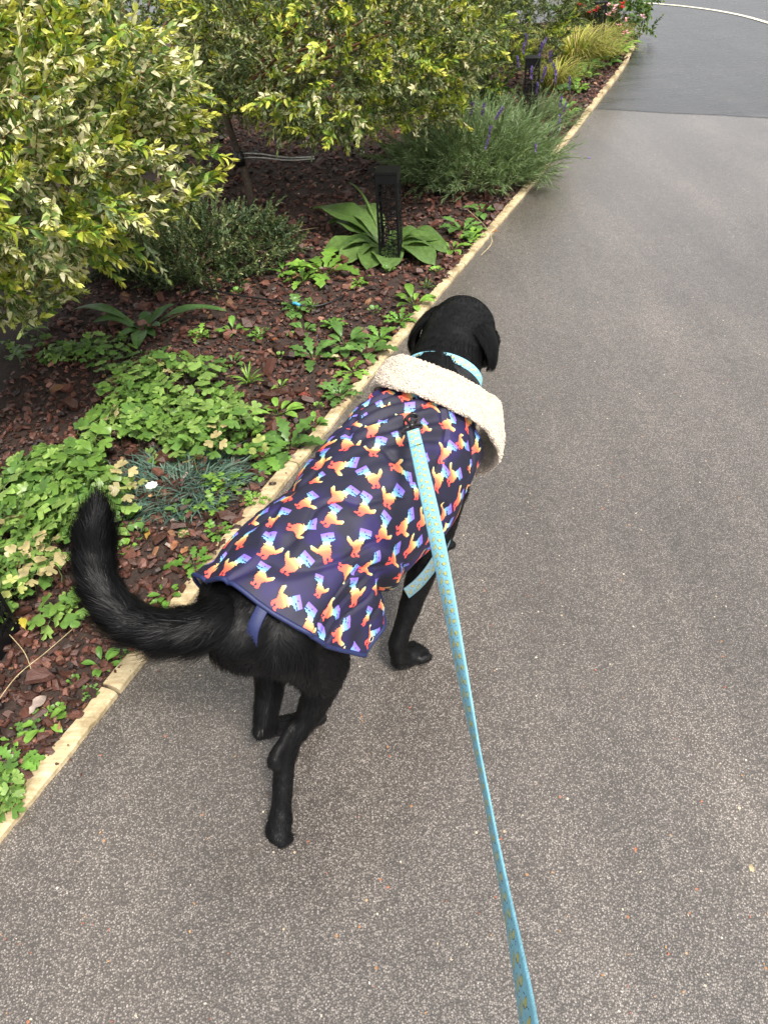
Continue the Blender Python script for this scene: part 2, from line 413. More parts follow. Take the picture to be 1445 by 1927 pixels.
for i in range(len(cp)):
    k = i % 12; Rm = rmat(tx[i], ty[i], rz[i])
    if isbig[i]:
        key = (k, int(cidx[i]))
        if key not in shared:
            V, F = chips[k]; shared[key] = npmesh('bark_chip', V, F, M_bark, np.tile(pal[cidx[i]], (len(V), 1)), smooth=False)
        link('bark_chip', shared[key], bed, (*cp[i], cz[i]), quat_of(Rm), L[i])
    else:
        V, F = chips[k]; acc.add(V@Rm.T*L[i]+[*cp[i], cz[i]], F, ccol[i])
o = link('bark_litter', acc.mesh('bark_litter', M_bark, smooth=False), bed); tag(o, kind='stuff')

# timber edging boards, butted end to end
edging = empty('timber_edging', W(3, 0.03), 0, 'low pale timber board edging between the tarmac path and the mulch bed', 'edging')
cum = np.concatenate([[0], np.cumsum(np.linalg.norm(np.diff(kerb_s, axis=0), axis=1))])
def kerb_at(d):
    p = np.array([np.interp(d, cum, kerb_s[:, 0]), np.interp(d, cum, kerb_s[:, 1])]); q = np.array([np.interp(d+.02, cum, kerb_s[:, 0]), np.interp(d+.02, cum, kerb_s[:, 1])])
    t = norm(q-p); return p, t
def dist_on_kerb(P):
    d = np.linalg.norm(kerb_s-np.asarray(P)[:2], axis=1); return cum[np.argmin(d)]
ends = [0.8, dist_on_kerb(EA)+0.0+SN(G(213, 1318))[0], None, None, None, None]
d0 = 4.0
ends = [1.0, d0+SN(G(218, 1305))[0], d0+SN(G(560, 880))[0], d0+SN(G(860, 500))[0], d0+SN(G(1103, 214))[0], d0+SN(G(1150, 148))[0], d0+s_end+0.1, d0+s_end+0.55, d0+s_end+1.1, cum[-1]-7]
for bi in range(len(ends)-1):
    a, b_ = ends[bi]+0.004, ends[bi+1]-0.004
    n = max(12, int((b_-a)/0.018)); n = min(n, 260); V = []
    wid = 0.046+0.003*math.sin(bi*2.1); zt = 0.018+0.003*math.sin(bi*1.7)
    for i in range(n+1):
        d = a+(b_-a)*i/n; p, t = kerb_at(d); nn_ = np.array([-t[1], t[0]])
        chipy = 0.0035*mnoise.noise(Vector((d*13, bi, 0)))+0.002*mnoise.noise(Vector((d*60, bi, 0)))
        chipo = 0.006*mnoise.noise(Vector((d*9, bi, 7)))
        zz = zt+0.0015*mnoise.noise(Vector((d*25, bi, 3)))
        prof = [(0.0+chipy, -0.03), (0.0+chipy, zz-0.006), (0.005+chipy, zz), (wid*0.5, zz+0.0012), (wid-0.006+chipo, zz-0.001), (wid+chipo, zz-0.008), (wid, -0.03)]
        for (o_, z_) in prof: V.append([*(p+nn_*o_), z_])
    k = 7; V = np.array(V)-np.array([*W(3, 0.03)]); F = []
    for i in range(n):
        for j in range(k-1): F.append((i*k+j, (i+1)*k+j, (i+1)*k+j+1, i*k+j+1))
    F = np.array(F)[:, ::-1]
    link('board', npmesh('board', V, [F, np.array([list(range(k))]), np.array([[n*k+j for j in range(k)][::-1]])], M_timber, smooth=False), edging)

# ------------------------------------------------------------------ leaves and shoots
def leaf(L, Wd, seg=2, fold=0.2, curl=0.25, tipw=0.5, shape=1.0):
    """lanceolate leaf along +y, three vertices across"""
    V = [[0, 0, 0]]; F = []
    ts = np.linspace(0, 1, seg+2)[1:-1]
    for t in ts:
        w = Wd*0.5*math.sin(math.pi*t**tipw)**shape if seg > 1 else Wd*0.5
        z = -curl*L*t*t
        V += [[-w, L*t, z+fold*w], [0, L*t, z], [w, L*t, z+fold*w]]
    V.append([0, L, -curl*L]); n = len(ts)
    F += [(0, 2, 1), (0, 3, 2)]
    for i in range(n-1):
        a = 1+3*i
        F += [(a, a+1, a+4), (a, a+4, a+3), (a+1, a+2, a+5), (a+1, a+5, a+4)]
    a = 1+3*(n-1); e = 1+3*n
    F += [(a, a+1, e), (a+1, a+2, e)]
    return np.array(V), np.array(F)

def shoot(kind, seed):
    r = np.random.default_rng(seed); acc = Acc()
    P = dict(
        cream=dict(L=.15, sp=.0078, ll=.026, lw=.0100, two=True, droop=.15, cols=[(.74, .70, .46), (.36, .42, .16), (.68, .65, .38), (.14, .21, .06), (.70, .67, .46), (.10, .15, .05)], tip=(.52, .55, .14), stem=(.20, .09, .04), ang=.8),
        lime=dict(L=.16, sp=.0095, ll=.032, lw=.0125, two=True, droop=.1, cols=[(.40, .48, .06), (.24, .36, .06), (.52, .55, .10), (.12, .22, .04)], tip=(.62, .60, .12), stem=(.22, .13, .05), ang=.8),
        grey=dict(L=.16, sp=.0080, ll=.024, lw=.0085, two=True, droop=.15, cols=[(.11, .155, .065), (.16, .21, .09), (.07, .105, .04), (.34, .36, .20), (.10, .15, .07)], tip=(.22, .28, .10), stem=(.16, .08, .04), ang=.8),
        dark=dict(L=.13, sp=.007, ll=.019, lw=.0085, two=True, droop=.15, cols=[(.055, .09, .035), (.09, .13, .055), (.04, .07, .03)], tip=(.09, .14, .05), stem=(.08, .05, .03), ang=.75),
        lav=dict(L=.20, sp=.010, ll=.036, lw=.0032, two=True, droop=.12, cols=[(.14, .22, .10), (.19, .27, .13), (.095, .155, .065), (.25, .32, .17)], tip=(.16, .24, .10), stem=(.10, .14, .06), ang=.45),
        broad=dict(L=.16, sp=.017, ll=.040, lw=.022, two=True, droop=.3, cols=[(.07, .13, .03), (.11, .19, .045), (.05, .09, .025)], tip=(.16, .26, .05), stem=(.08, .08, .03), ang=.9),
    )[kind]
    Ls = P['L']*(0.75+0.5*r.random()); n = 9
    t = np.linspace(0, 1, n); bd = r.normal(0, .08, 2)
    S = np.stack([Ls*(bd[0]*t**2), Ls*(t-0.12*P['droop']*t**2), -Ls*P['droop']*t**2.2+Ls*bd[1]*t**2], 1)
    V, F = tube(S, np.linspace(.0016, .0006, n)*(1 if kind != 'lav' else .8), 3, False); acc.add(V, F, P['stem'])
    d = 0.012 if kind != 'lav' else 0.02; k = 0; ph = r.random()*6
    while d < Ls:
        tt = d/Ls; p = np.array([np.interp(tt, t, S[:, i]) for i in range(3)])
        q = np.array([np.interp(min(tt+.05, 1), t, S[:, i]) for i in range(3)])-np.array([np.interp(tt-.05, t, S[:, i]) for i in range(3)])
        q = norm(q); side = norm(np.cross(q, [0, 0, 1.0])); up = np.cross(side, q)
        for s_ in (0, 1):
            a = ph+k*1.57+s_*math.pi+r.normal(0, .25)
            rad = math.cos(a)*side+math.sin(a)*up
            an = P['ang']*(1-0.45*tt)+r.normal(0, .28)
            dirn = norm(math.cos(an)*q+math.sin(an)*rad)
            size = (0.75+0.5*r.random())*(1-0.45*max(0, tt-.75)/.25)
            lv, lf = leaf(P['ll']*size, P['lw']*size*(.8+.4*r.random()), 2, .25+.3*r.random(), .12+.3*r.random(), .85)
            M_ = frame(dirn, up=np.array([0, 0, 1.0])+r.normal(0, .75, 3)+q*.3)
            c = np.array(P['cols'][r.integers(len(P['cols']))])*(.75+.5*r.random())
            if tt > .78: c = c*(1-(tt-.78)/.22*.85)+np.array(P['tip'])*((tt-.78)/.22*.85)
            acc.add(lv@M_.T+p, lf, c)
        d += P['sp']*(.8+.5*r.random()); k += 1
    # terminal tuft
    for s_ in range(3):
        dirn = norm(q+r.normal(0, .25, 3)); lv, lf = leaf(P['ll']*.8, P['lw']*.7, 2, .5, .05, .85)
        acc.add(lv@frame(dirn, up=r.normal(0, 1, 3)).T+S[-1], lf, P['tip'])
    return acc.arrays()

SH = {k: [shoot(k, 100*i+j) for j in range(6)] for i, k in enumerate(['cream', 'lime', 'grey', 'dark', 'lav', 'broad'])}
SHM = {k: [npmesh('leafy_shoot', *a[:2], M_leaf, a[2]) for a in v] for k, v in SH.items()}

def place_shoots(root, base, P, D, kinds, scale, nobj, part='leafy_shoot', stuff='foliage', roll=None):
    """P positions, D directions; the nobj that show largest become parts, the rest one mass of foliage"""
    sx, sy, dp = toscreen(P)
    vis = (sx > -60) & (sx < 1500) & (sy > -80) & (sy < 1990) & (dp > .2)
    score = np.where(vis, -dp, -1e3-dp)
    order = np.argsort(-score); isobj = np.zeros(len(P), bool); isobj[order[:nobj]] = True
    isobj &= vis
    acc = Acc()
    for i in range(len(P)):
        k = kinds[i]; j = int(rng.integers(6)); Rm = frame(D[i], up=np.array([0, 0, 1.0])+rng.normal(0, .25, 3)); s = float(scale[i])
        if isobj[i]: link(part, SHM[k][j], root, P[i]-base, quat_of(Rm), s)
        else:
            V, F, C = SH[k][j]; acc.add(V@Rm.T*s+P[i]-base, F, C*(.85+.3*rng.random()))
    if acc.n: tag(link(stuff, acc.mesh(stuff, M_leaf), root), kind='stuff')

def shrub(name, base, trunk_top, cc, rad, n_out, n_in, mixk, label, cat, nobj=220, trunk_r=.018, group=None, sc=1.0, droop=.2, branches=14, bcol=(.17, .085, .045)):
    base = np.array(base, float); cc = np.array(cc, float); rad = np.array(rad, float)
    root = empty(name, base, 0, label, cat, group)
    tt = np.array(trunk_top, float)
    if trunk_r > 0:
        pts = [base+(tt-base)*t+np.array([.012*math.sin(5*t), .01*math.cos(4*t), 0]) for t in np.linspace(0, 1, 7)]
        V, F = tube(np.array(pts)-base, np.linspace(trunk_r*1.15, trunk_r*.85, 7), 9); link('trunk', npmesh('trunk', V, F, M_trunk), root)
    lump = lambda d: 1+.16*mnoise.noise(Vector(d*2.1)+Vector((base[0], base[1], 0)))+.10*mnoise.noise(Vector(d*5.0)+Vector((base[1], 3, 0)))
    for i in range(branches):
        d = norm(rng.normal(0, 1, 3)); d[2] = abs(d[2])*.6-.1
        e = cc+d*rad*.86; mid = tt*.5+e*.5+np.array([0, 0, .12*rad[2]])+rng.normal(0, .03, 3)
        t = np.linspace(0, 1, 8)[:, None]; P = (1-t)**2*tt+2*t*(1-t)*mid+t*t*e
        V, F = tube(P-base, np.linspace(.008, .0025, 8)*min(1.3, rad[0]+.6), 5, False)
        link('branch', npmesh('branch', V, F, M_stem, np.tile(bcol, (len(V), 1))), root)
    n = n_out+n_in
    d = norm(rng.normal(0, 1, (n, 3)))
    rr = np.concatenate([.80+.18*rng.random(n_out), .35+.5*rng.random(n_in)])
    P = cc+d*rad*(rr*np.array([lump(x) for x in d]))[:, None]
    D = norm(d*rad/rad.max()+rng.normal(0, .60, (n, 3))+np.array([0, 0, .85-droop]))
    P = P - D*.07*sc
    P[:, 2] = np.maximum(P[:, 2], .03)
    ks = list(mixk.keys()); pk = np.array([mixk[k] for k in ks]); pk = pk/pk.sum()
    kinds = [ks[i] for i in rng.choice(len(ks), n, p=pk)]
    place_shoots(root, base, P, D, kinds, sc*(.75+.5*rng.random(n)), nobj)
    return root

# variegated willow standards
shrub('willow_shrub', G(60, 600), (*(G(60, 600)[:2]+np.array([0.02, -.1])), .50), (-1.36, 2.52, .87), (.84, .85, .56), 1800, 800,
      dict(cream=.62, lime=.26, grey=.12), 'bright cream and lime variegated willow filling the upper left, nearest of the shrubs', 'shrub', 290, group='variegated willow shrubs', droop=.3, sc=1.12)
tb = G(475, 400)
shrub('willow_shrub', tb, (tb[0]-.04, tb[1]+.02, .50), (-.04, 4.2, .84), (.82, .80, .50), 1500, 700,
      dict(cream=.22, lime=.22, grey=.56), 'grey green variegated willow on a tied brown trunk, right of the lime one', 'shrub', 260, group='variegated willow shrubs', droop=.3)
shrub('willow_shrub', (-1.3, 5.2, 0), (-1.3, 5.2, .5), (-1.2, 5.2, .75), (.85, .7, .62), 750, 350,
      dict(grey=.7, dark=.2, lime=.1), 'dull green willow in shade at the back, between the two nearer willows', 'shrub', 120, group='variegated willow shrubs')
shrub('willow_shrub', (.85, 6.6, 0), (.85, 6.6, .5), (.85, 6.2, .66), (.85, .6, .50), 650, 350,
      dict(grey=.6, lime=.15, dark=.25), 'dull green willow behind the large lavender, left of the yellow sedge', 'shrub', 120, group='variegated willow shrubs')
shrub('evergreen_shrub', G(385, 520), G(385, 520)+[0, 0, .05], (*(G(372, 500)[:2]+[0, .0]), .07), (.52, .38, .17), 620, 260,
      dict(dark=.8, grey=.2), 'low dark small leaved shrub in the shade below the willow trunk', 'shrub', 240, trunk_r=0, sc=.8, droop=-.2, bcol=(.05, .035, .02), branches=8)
shrub('evergreen_shrub', (2.35, 8.95, 0), (2.35, 8.95, .35), (2.38, 9.0, .62), (.55, .5, .5), 240, 140,
      dict(dark=.9, broad=.1), 'dark green shrub leaning over the road at the far corner of the bed', 'shrub', 120, sc=1.2, bcol=(.06, .05, .03))
shrub('leafy_shrub', (1.3, 9.2, 0), (1.3, 9.2, .3), (1.3, 9.3, .55), (.8, .6, .5), 200, 140,
      dict(broad=.8, lime=.2), 'mid green leafy shrub behind the yellow sedge at the top of the picture', 'shrub', 80, sc=1.3)
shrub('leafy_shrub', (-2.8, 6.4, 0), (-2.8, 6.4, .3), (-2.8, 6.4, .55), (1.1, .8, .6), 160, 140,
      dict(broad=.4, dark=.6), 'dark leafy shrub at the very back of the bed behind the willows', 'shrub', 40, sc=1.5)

shrub('leafy_shrub', G(820, 215), G(820, 215)+[0, 0, .05], (*G(820, 200)[:2], .14), (.55, .45, .26), 200, 120, dict(broad=.6, dark=.25, lime=.15), 'low bright green leafy plants filling behind the large lavender', 'shrub', 120, trunk_r=0, sc=.9, droop=-.2, branches=3)
shrub('leafy_shrub', (-.5, 7.3, 0), (-.5, 7.3, .3), (-.5, 7.2, .5), (1.0, .7, .55), 220, 160, dict(broad=.5, dark=.5), 'dark leafy shrub at the back between two dull willows, nearly hidden', 'shrub', 60, sc=1.4)
# long shoots that reach out of the willows
def long_shoot(name, p0, p1, sag, kind, root=None, n=7):
    pass

# tie and guy strips on the tied trunk
tie = empty('tree_tie', tb+[-.02, 0, .28], 0, 'dark rubber tie round the willow trunk with two pale straps running right', 'tree tie')
V, F = tube([[-.0, 0, -.035], [-.0, 0, 0], [-.0, 0, .035]], [.027, .029, .027], 12); link('band', npmesh('band', V, F, M_blackplastic), tie)
pT = tb+[-.02, 0, .28]; pE = G(592, 300, .30)
for dz in (0, .022):
    P = [pT*(1-t)+pE*t+np.array([0, 0, dz*(1-.6*t)+.006*math.sin(7*t)]) for t in np.linspace(.04, 1, 8)]
    V, F = tube(np.array(P)-pT, .0035, 5); link('strap', npmesh('strap', V, F, M_wire), tie)

# ------------------------------------------------------------------ lavender
def lavender(base, rad, h, n_out, n_in, label, spikes, nobj):
    base = np.array(base); root = empty('lavender', base, 0, label, 'lavender', 'lavender bushes')
    n = n_out+n_in
    a = rng.random(n)*2*math.pi; q = np.sqrt(rng.random(n)); 
    P = np.column_stack([base[0]+np.cos(a)*q*rad[0]*.75, base[1]+np.sin(a)*q*rad[1]*.75, .02+h*.45*(1-q**2)*rng.random(n)])
    D = norm(np.column_stack([np.cos(a)*q*1.05, np.sin(a)*q*1.05, np.full(n, .85)])+rng.normal(0, .28, (n, 3)))
    place_shoots(root, base, P, D, ['lav']*n, (.8+.6*rng.random(n))*h/.33, nobj, 'sprig')
    for (p0, hh) in spikes:
        flower_spike(root, base, np.array(p0), hh)
    return root
spike_cache = []
def make_spike(seed):
    r = np.random.default_rng(seed); acc = Acc(); acc2 = []
    H = .16; P = [[.01*math.sin(3*t), .012*t*t, H*t] for t in np.linspace(0, 1, 5)]
    V, F = tube(P, .0011, 3, False); acc.add(V, F, (.12, .16, .07))
    for i in range(64):
        z = H*(.72+.30*(i/46)); a = r.random()*6.3; c = np.array([(.15, .09, .38), (.24, .16, .50), (.09, .05, .20), (.32, .24, .55)][r.integers(4)])
        dirn = norm([math.cos(a), math.sin(a), .7]); lv, lf = leaf(.010, .007, 2, .5, .1, .8)
        acc.add(lv@frame(dirn, up=r.normal(0, 1, 3)).T+[.01*math.sin(3)*.8, .010, z], lf, c*(.7+.6*r.random()))
    return acc.arrays()
SPK = [make_spike(i) for i in range(4)]; SPKM = [npmesh('flower_spike', a[0], a[1], M_petal, a[2]) for a in SPK]
def flower_spike(root, base, top, s=1.0):
    """top: where the flower head sits"""
    k = int(rng.integers(4)); tilt = norm(np.array([rng.normal(0, .25), rng.normal(0, .25), 1.0]))
    M_ = frame(np.cross(tilt, [1, 0, 0]), up=tilt)
    link('flower_spike', SPKM[k], root, top-tilt*.14*s-base, quat_of(M_), s)
lb = G(888, 330)
sp = [((887, 210), .42, 1.0), ((908, 212), .42, 1), ((937, 218), .42, 1), ((825, 210), .42, .8), ((921, 252), .40, .8), ((915, 275), .36, .7), ((1008, 282), .25, .7), ((1030, 300), .12, .7)]
lavender(lb, (.46, .52), .36, 560, 420, 'large grey green lavender mound spilling over the edging beside the bollard', [(G(*q, z), s) for q, z, s in sp], 280)
lb2 = G(1015, 225)
sp = [((975, 120), .45, 1), ((985, 95), .45, 1), ((990, 78), .48, 1), ((1017, 98), .5, 1.2), ((1022, 85), .5, 1), ((1036, 112), .45, 1.1), ((1000, 140), .42, 1), ((1022, 146), .40, 1.2), ((1044, 132), .42, 1), ((1045, 150), .4, 1.1), ((1071, 160), .25, 1.1), ((1055, 195), .2, 1), ((1052, 236), .14, 1.3), ((1040, 255), .10, 1.2), ((1062, 205), .15, .9), ((1010, 170), .4, .9)]
lavender(lb2+np.array([-.12, -.2, 0]), (.40, .30), .20, 200, 120, 'smaller flowering lavender round the further bollard', [(G(*q, z), s) for q, z, s in sp], 120)

# ------------------------------------------------------------------ sedge clumps and blade plants
def blades(root, base, n, L, w, cols, spread=.6, bend=.9, r0=.05, seg=6, part='grass_blade', nobj=60, z0=0):
    accs = Acc()
    for i in range(n):
        a = rng.random()*2*math.pi; out = np.array([math.cos(a), math.sin(a), 0]); l = L*(.6+.6*rng.random()); sp_ = spread*(.2+rng.random())
        t = np.linspace(0, 1, seg+1)[:, None]
        P = out*r0*rng.random()*1.0 + out*(l*(sp_*t*.6+.35*bend*t**2.5)) + np.array([0, 0, 1.0])*(l*(t*(1-.2*sp_)-.55*bend*t**2.4)) + np.array([0, 0, z0])
        side = norm(np.cross(out+rng.normal(0, .3, 3), [0, 0, 1])); wv = w*(1-t**2.2)*.5+.0002
        V = np.vstack([np.hstack([P-side*wv, P+side*wv]).reshape(-1, 3)]); F = []
        for j in range(seg): F += [(2*j, 2*j+2, 2*j+3), (2*j, 2*j+3, 2*j+1)]
        c = np.array(cols[rng.integers(len(cols))])*(.7+.6*rng.random())
        if i < nobj: link(part, npmesh(part, V, np.array(F), M_leaf, np.tile(c, (len(V), 1))), root)
        else: accs.add(V, F, c)
    if accs.n: tag(link('foliage', accs.mesh('foliage', M_leaf), root), kind='stuff')
sed_cols = [(.38, .42, .08), (.50, .50, .13), (.22, .30, .05), (.48, .42, .17), (.12, .17, .04), (.24, .16, .07)]
for (q, n, L, lab, nb) in [((1042, 172), 420, .42, 'small yellow green sedge tuft between the second bollard and the edging', 50), ((1135, 118), 300, .32, 'short sedge tuft nearest the edging at the bed corner', 40), ((1078, 135), 900, .62, 'arching yellow green sedge clump, the one nearest the second bollard', 60), ((1125, 100), 520, .46, 'yellow green sedge clump beside the edging near the bed corner', 60), ((990, 120), 420, .55, 'brownish sedge clump left of the second bollard and behind the lavender', 40), ((1085, 60), 420, .6, 'yellow sedge clump furthest away under the red flowers', 40)]:
    b0 = G(*q); rt = empty('sedge_grass', b0, 0, lab, 'ornamental grass', 'sedge clumps'); blades(rt, b0, n, L, .0065, sed_cols, .75, .95, .10, nobj=nb)
b0 = G(335, 915); dn = empty('pink_plant', b0, 0, 'blue green narrow leaved dianthus mat with one white flower', 'dianthus')
dn.name = 'dianthus'
for k in range(10):
    pass
def mat_blades(root, n, ext, L, w, cols, nobj):
    accs = Acc()
    for i in range(n):
        a0 = rng.random()*6.3; q = math.sqrt(rng.random()); o_ = np.array([math.cos(a0)*ext[0]*q, math.sin(a0)*ext[1]*q, .01])
        a = a0+rng.normal(0, .9); out = np.array([math.cos(a), math.sin(a), 0]); l = L*(.6+.7*rng.random()); up = .35+.8*rng.random()*(1-q*.6)
        t = np.linspace(0, 1, 5)[:, None]; P = o_+out*l*t+np.array([0, 0, 1])*l*(up*t-.6*t*t*up)+rng.normal(0, .004, (5, 3))*t
        side = norm(np.cross(out, [0, 0, 1])+rng.normal(0, .3, 3)); wv = w*(1-t**2)*.5+.0002
        V = np.hstack([P-side*wv, P+side*wv]).reshape(-1, 3); F = []
        for j in range(4): F += [(2*j, 2*j+2, 2*j+3), (2*j, 2*j+3, 2*j+1)]
        c = np.array(cols[rng.integers(len(cols))])*(.7+.6*rng.random())
        if i < nobj: link('blade', npmesh('blade', V, np.array(F), M_leaf, np.tile(c, (len(V), 1))), root)
        else: accs.add(V, F, c)
    tag(link('foliage', accs.mesh('foliage', M_leaf), root), kind='stuff')
mat_blades(dn, 800, (.19, .15), .085, .0042, [(.08, .15, .125), (.11, .19, .15), (.055, .10, .085), (.15, .23, .18)], 80)
# white flower
fp = G(286, 915, .115)-b0; V, F = tube([[fp[0]*.9, fp[1]*.9, .01], fp], .0012, 4); link('stem', npmesh('stem', V, F, M_stem, np.tile((.10, .15, .08), (len(V), 1))), dn)
for i in range(8):
    a = i*.79; lv, lf = leaf(.019, .017, 3, .1, -.1, .9, .6)
    link('petal', npmesh('petal', lv@frame((math.cos(a), math.sin(a), .12)).T, lf, M_petal, np.tile((.85, .85, .84), (len(lv), 1))), dn, fp)
fp = G(284, 936, .085)-b0
for i in range(5):
    a = i*1.26; lv, lf = leaf(.010, .006, 3, .4, .1, .9, .6)
    link('petal', npmesh('petal', lv@frame((math.cos(a), math.sin(a), 1.2)).T, lf, M_petal, np.tile((.42, .26, .13), (len(lv), 1))), dn, fp)

# ------------------------------------------------------------------ broad leaves
def broad_leaf(L, Wd, curl=.3, wav=.05, seg=12, across=6, stalk=.25, tooth=0.0, shape=.75, seed=0, fold=.25):
    r = np.random.default_rng(seed); V = []; F = []
    ph = r.random()*6
    for i in range(seg+1):
        t = i/seg; w = Wd*.5*max(0.03, math.sin(math.pi*min(1, t**(shape+.50)))**.58) if t < .999 else Wd*.03
        if tooth: w *= 1+tooth*(1 if i % 2 else -1)*(.6+.4*r.random())
        zc = L*(.35*t*(1-.5*t)-curl*t*t)*1.2
        for j in range(across+1):
            s = -1+2*j/across
            V.append([s*w, stalk*L*.5+L*t, zc+fold*abs(s)*w+wav*Wd*math.sin(ph+t*11+s*1.5)*abs(s)-.022*Wd*abs(math.sin(t*15-abs(s)*2.2))])
    k = across+1
    for i in range(seg):
        for j in range(across):
            a = i*k+j; F += [(a, a+1, a+k+1), (a, a+k+1, a+k)]
    V = np.array(V); base = np.array([[0, 0, -.01*L], [.0, stalk*L*.5, 0]])
    n0 = len(V); tv, tf = tube([[0, -.02*L, -.02*L], [0, stalk*L*.5+.01, 0], [0, stalk*L*.5+L*.6, V[int(seg*.6)*k+across//2][2]-.0008]], [.0022*L/.15, .0018*L/.15, .0008*L/.15], 4)
    V = np.vstack([V, tv]); F = np.vstack([np.array(F), tf+n0]); return V, F, n0
def leaf_obj(root, part, V, F, n0, c, stalkc, pos, azim, pitch, scale=1.0, mt=None, label=None):
    C = np.tile(c, (len(V), 1)).astype(float); C[:n0] *= (.88+.24*np.random.default_rng(int(azim*1000) % 9999).random((n0, 1)))
    C[n0:] = stalkc
    d = np.array([math.cos(azim)*math.cos(pitch), math.sin(azim)*math.cos(pitch), math.sin(pitch)])
    o = link(part, npmesh(part, V, F, mt or M_leaf_gloss, C), root, pos, quat_of(frame(d)), scale)
    if label: o['label'] = label
    return o
# rosette round the nearer bollard
rb = G(725, 470)
rt = empty('foxglove', rb, 0, 'broad leaved green rosette plant spreading round the foot of the perforated bollard', 'rosette plant')
tips = [((605, 478), .03), ((640, 500), .02), ((612, 400), .12), ((580, 375), .16), ((660, 350), .2), ((690, 478), .03), ((690, 510), .02), ((735, 512), .02), ((640, 430), .14), ((845, 470), .04), ((820, 500), .02), ((800, 410), .12), ((840, 440), .08), ((790, 470), .05), ((700, 410), .2), ((770, 395), .15), ((650, 322), .22)]
for i, (q, z) in enumerate(tips):
    tp = G(*q, z); v = tp-rb; a = math.atan2(v[1], v[0]); hd = math.hypot(v[0], v[1]); L = max(.10, hd*.88)
    V, F, n0 = broad_leaf(L, min(.15, L*.68) if i != 16 else .012, .30, .07, seg=20, across=8, seed=i, stalk=.22)
    leaf_obj(rt, 'leaf', V, F, n0, np.array([(.085, .15, .040), (.11, .185, .055), (.07, .125, .035)][i % 3]), (.14, .20, .07), (0, 0, .01), a, .16+z*1.3)
# second rosette by the shaded mulch
rb = G(275, 625)
rt = empty('dock_plant', rb, 0, 'low green broad leaved rosette with one long leaf lying out to the right', 'rosette plant')
for i, (q, z, w) in enumerate([((425, 588), .05, .055), ((270, 555), .12, .055), ((235, 590), .09, .05), ((175, 605), .04, .06), ((140, 590), .03, .05), ((300, 600), .09, .045), ((260, 655), .02, .06), ((330, 560), .10, .05), ((220, 640), .02, .05), ((290, 630), .03, .035)]):
    v = G(*q, z)-rb; a = math.atan2(v[1], v[0]); L = max(.07, math.hypot(v[0], v[1])*.9)
    V, F, n0 = broad_leaf(L, w, .3 if z < .08 else .15, .05, seed=40+i)
    leaf_obj(rt, 'leaf', V, F, n0, np.array([(.085, .17, .05), (.07, .14, .045)][i % 2]), (.14, .20, .07), (0, 0, .01), a, .15+z*2.5)

# columbine: lobed leaflets, three to a stalk
def lobed(L, seed):
    """fan shaped leaflet with rounded lobes"""
    r = np.random.default_rng(seed); n = 15; V = [[0, 0, 0], [0, L*.5, .03*L]]; 
    for i in range(n):
        a = -1.25+2.5*i/(n-1); lob = .80+.20*abs(math.cos(a*3.6))**.6*(1 if i % 1 == 0 else 1)
        notch = .72 if i in (4, 10) else 1.0
        rr = L*lob*notch*(.95+.1*r.random()); V.append([math.sin(a)*rr*.72, math.cos(a)*rr*.95+.02*L, L*(.06*r.normal()-.12*(abs(a)/1.25)**2)])
    F = [(1, 2+i+1, 2+i) for i in range(n-1)] + [(0, 2+0, 1)][:0] + [(0, 1, 2), (0, 2+n-1, 1)]
    return np.array(V), np.array(F)
def trileaf(seed, size, H, yellow=False):
    r = np.random.default_rng(seed); acc = Acc(); 
    top = np.array([0, 0, H]); V, F = tube([[0, 0, 0], [.01*r.normal(), .01, H*.5], top], .0011, 4, False); acc.add(V, F, (.14, .20, .07))
    base = np.array([(.36, .40, .13), (.42, .36, .18)][r.integers(2)]) if yellow else np.array([(.135, .25, .05), (.17, .30, .065), (.10, .20, .045), (.22, .35, .09)][r.integers(4)])
    ph = r.random()*6
    for k in range(3):
        a = ph+k*2.1+r.normal(0, .12); d = np.array([math.cos(a), math.sin(a), .1*r.normal()-.05]); p = top+d*size*.35
        V, F = tube([top, p], .0008, 3, False); acc.add(V, F, (.15, .22, .07))
        lv, lf = lobed(size*(.85+.3*r.random()), seed*7+k); M_ = frame(d, up=np.array([0, 0, 1.0])+r.normal(0, .22, 3))
        cc_ = base*(.85+.3*r.random()); Cv = np.tile(cc_, (len(lv), 1)); Cv[:2] *= .8
        acc.add(lv@M_.T+p, lf, Cv)
    return acc.arrays()
TL = [trileaf(i, .044, .10) for i in range(10)]; TY = [trileaf(50+i, .034, .09, True) for i in range(4)]
TLM = [npmesh('leaf', a[0], a[1], M_leaf_gloss, a[2]) for a in TL]; TYM = [npmesh('leaf', a[0], a[1], M_leaf_gloss, a[2]) for a in TY]
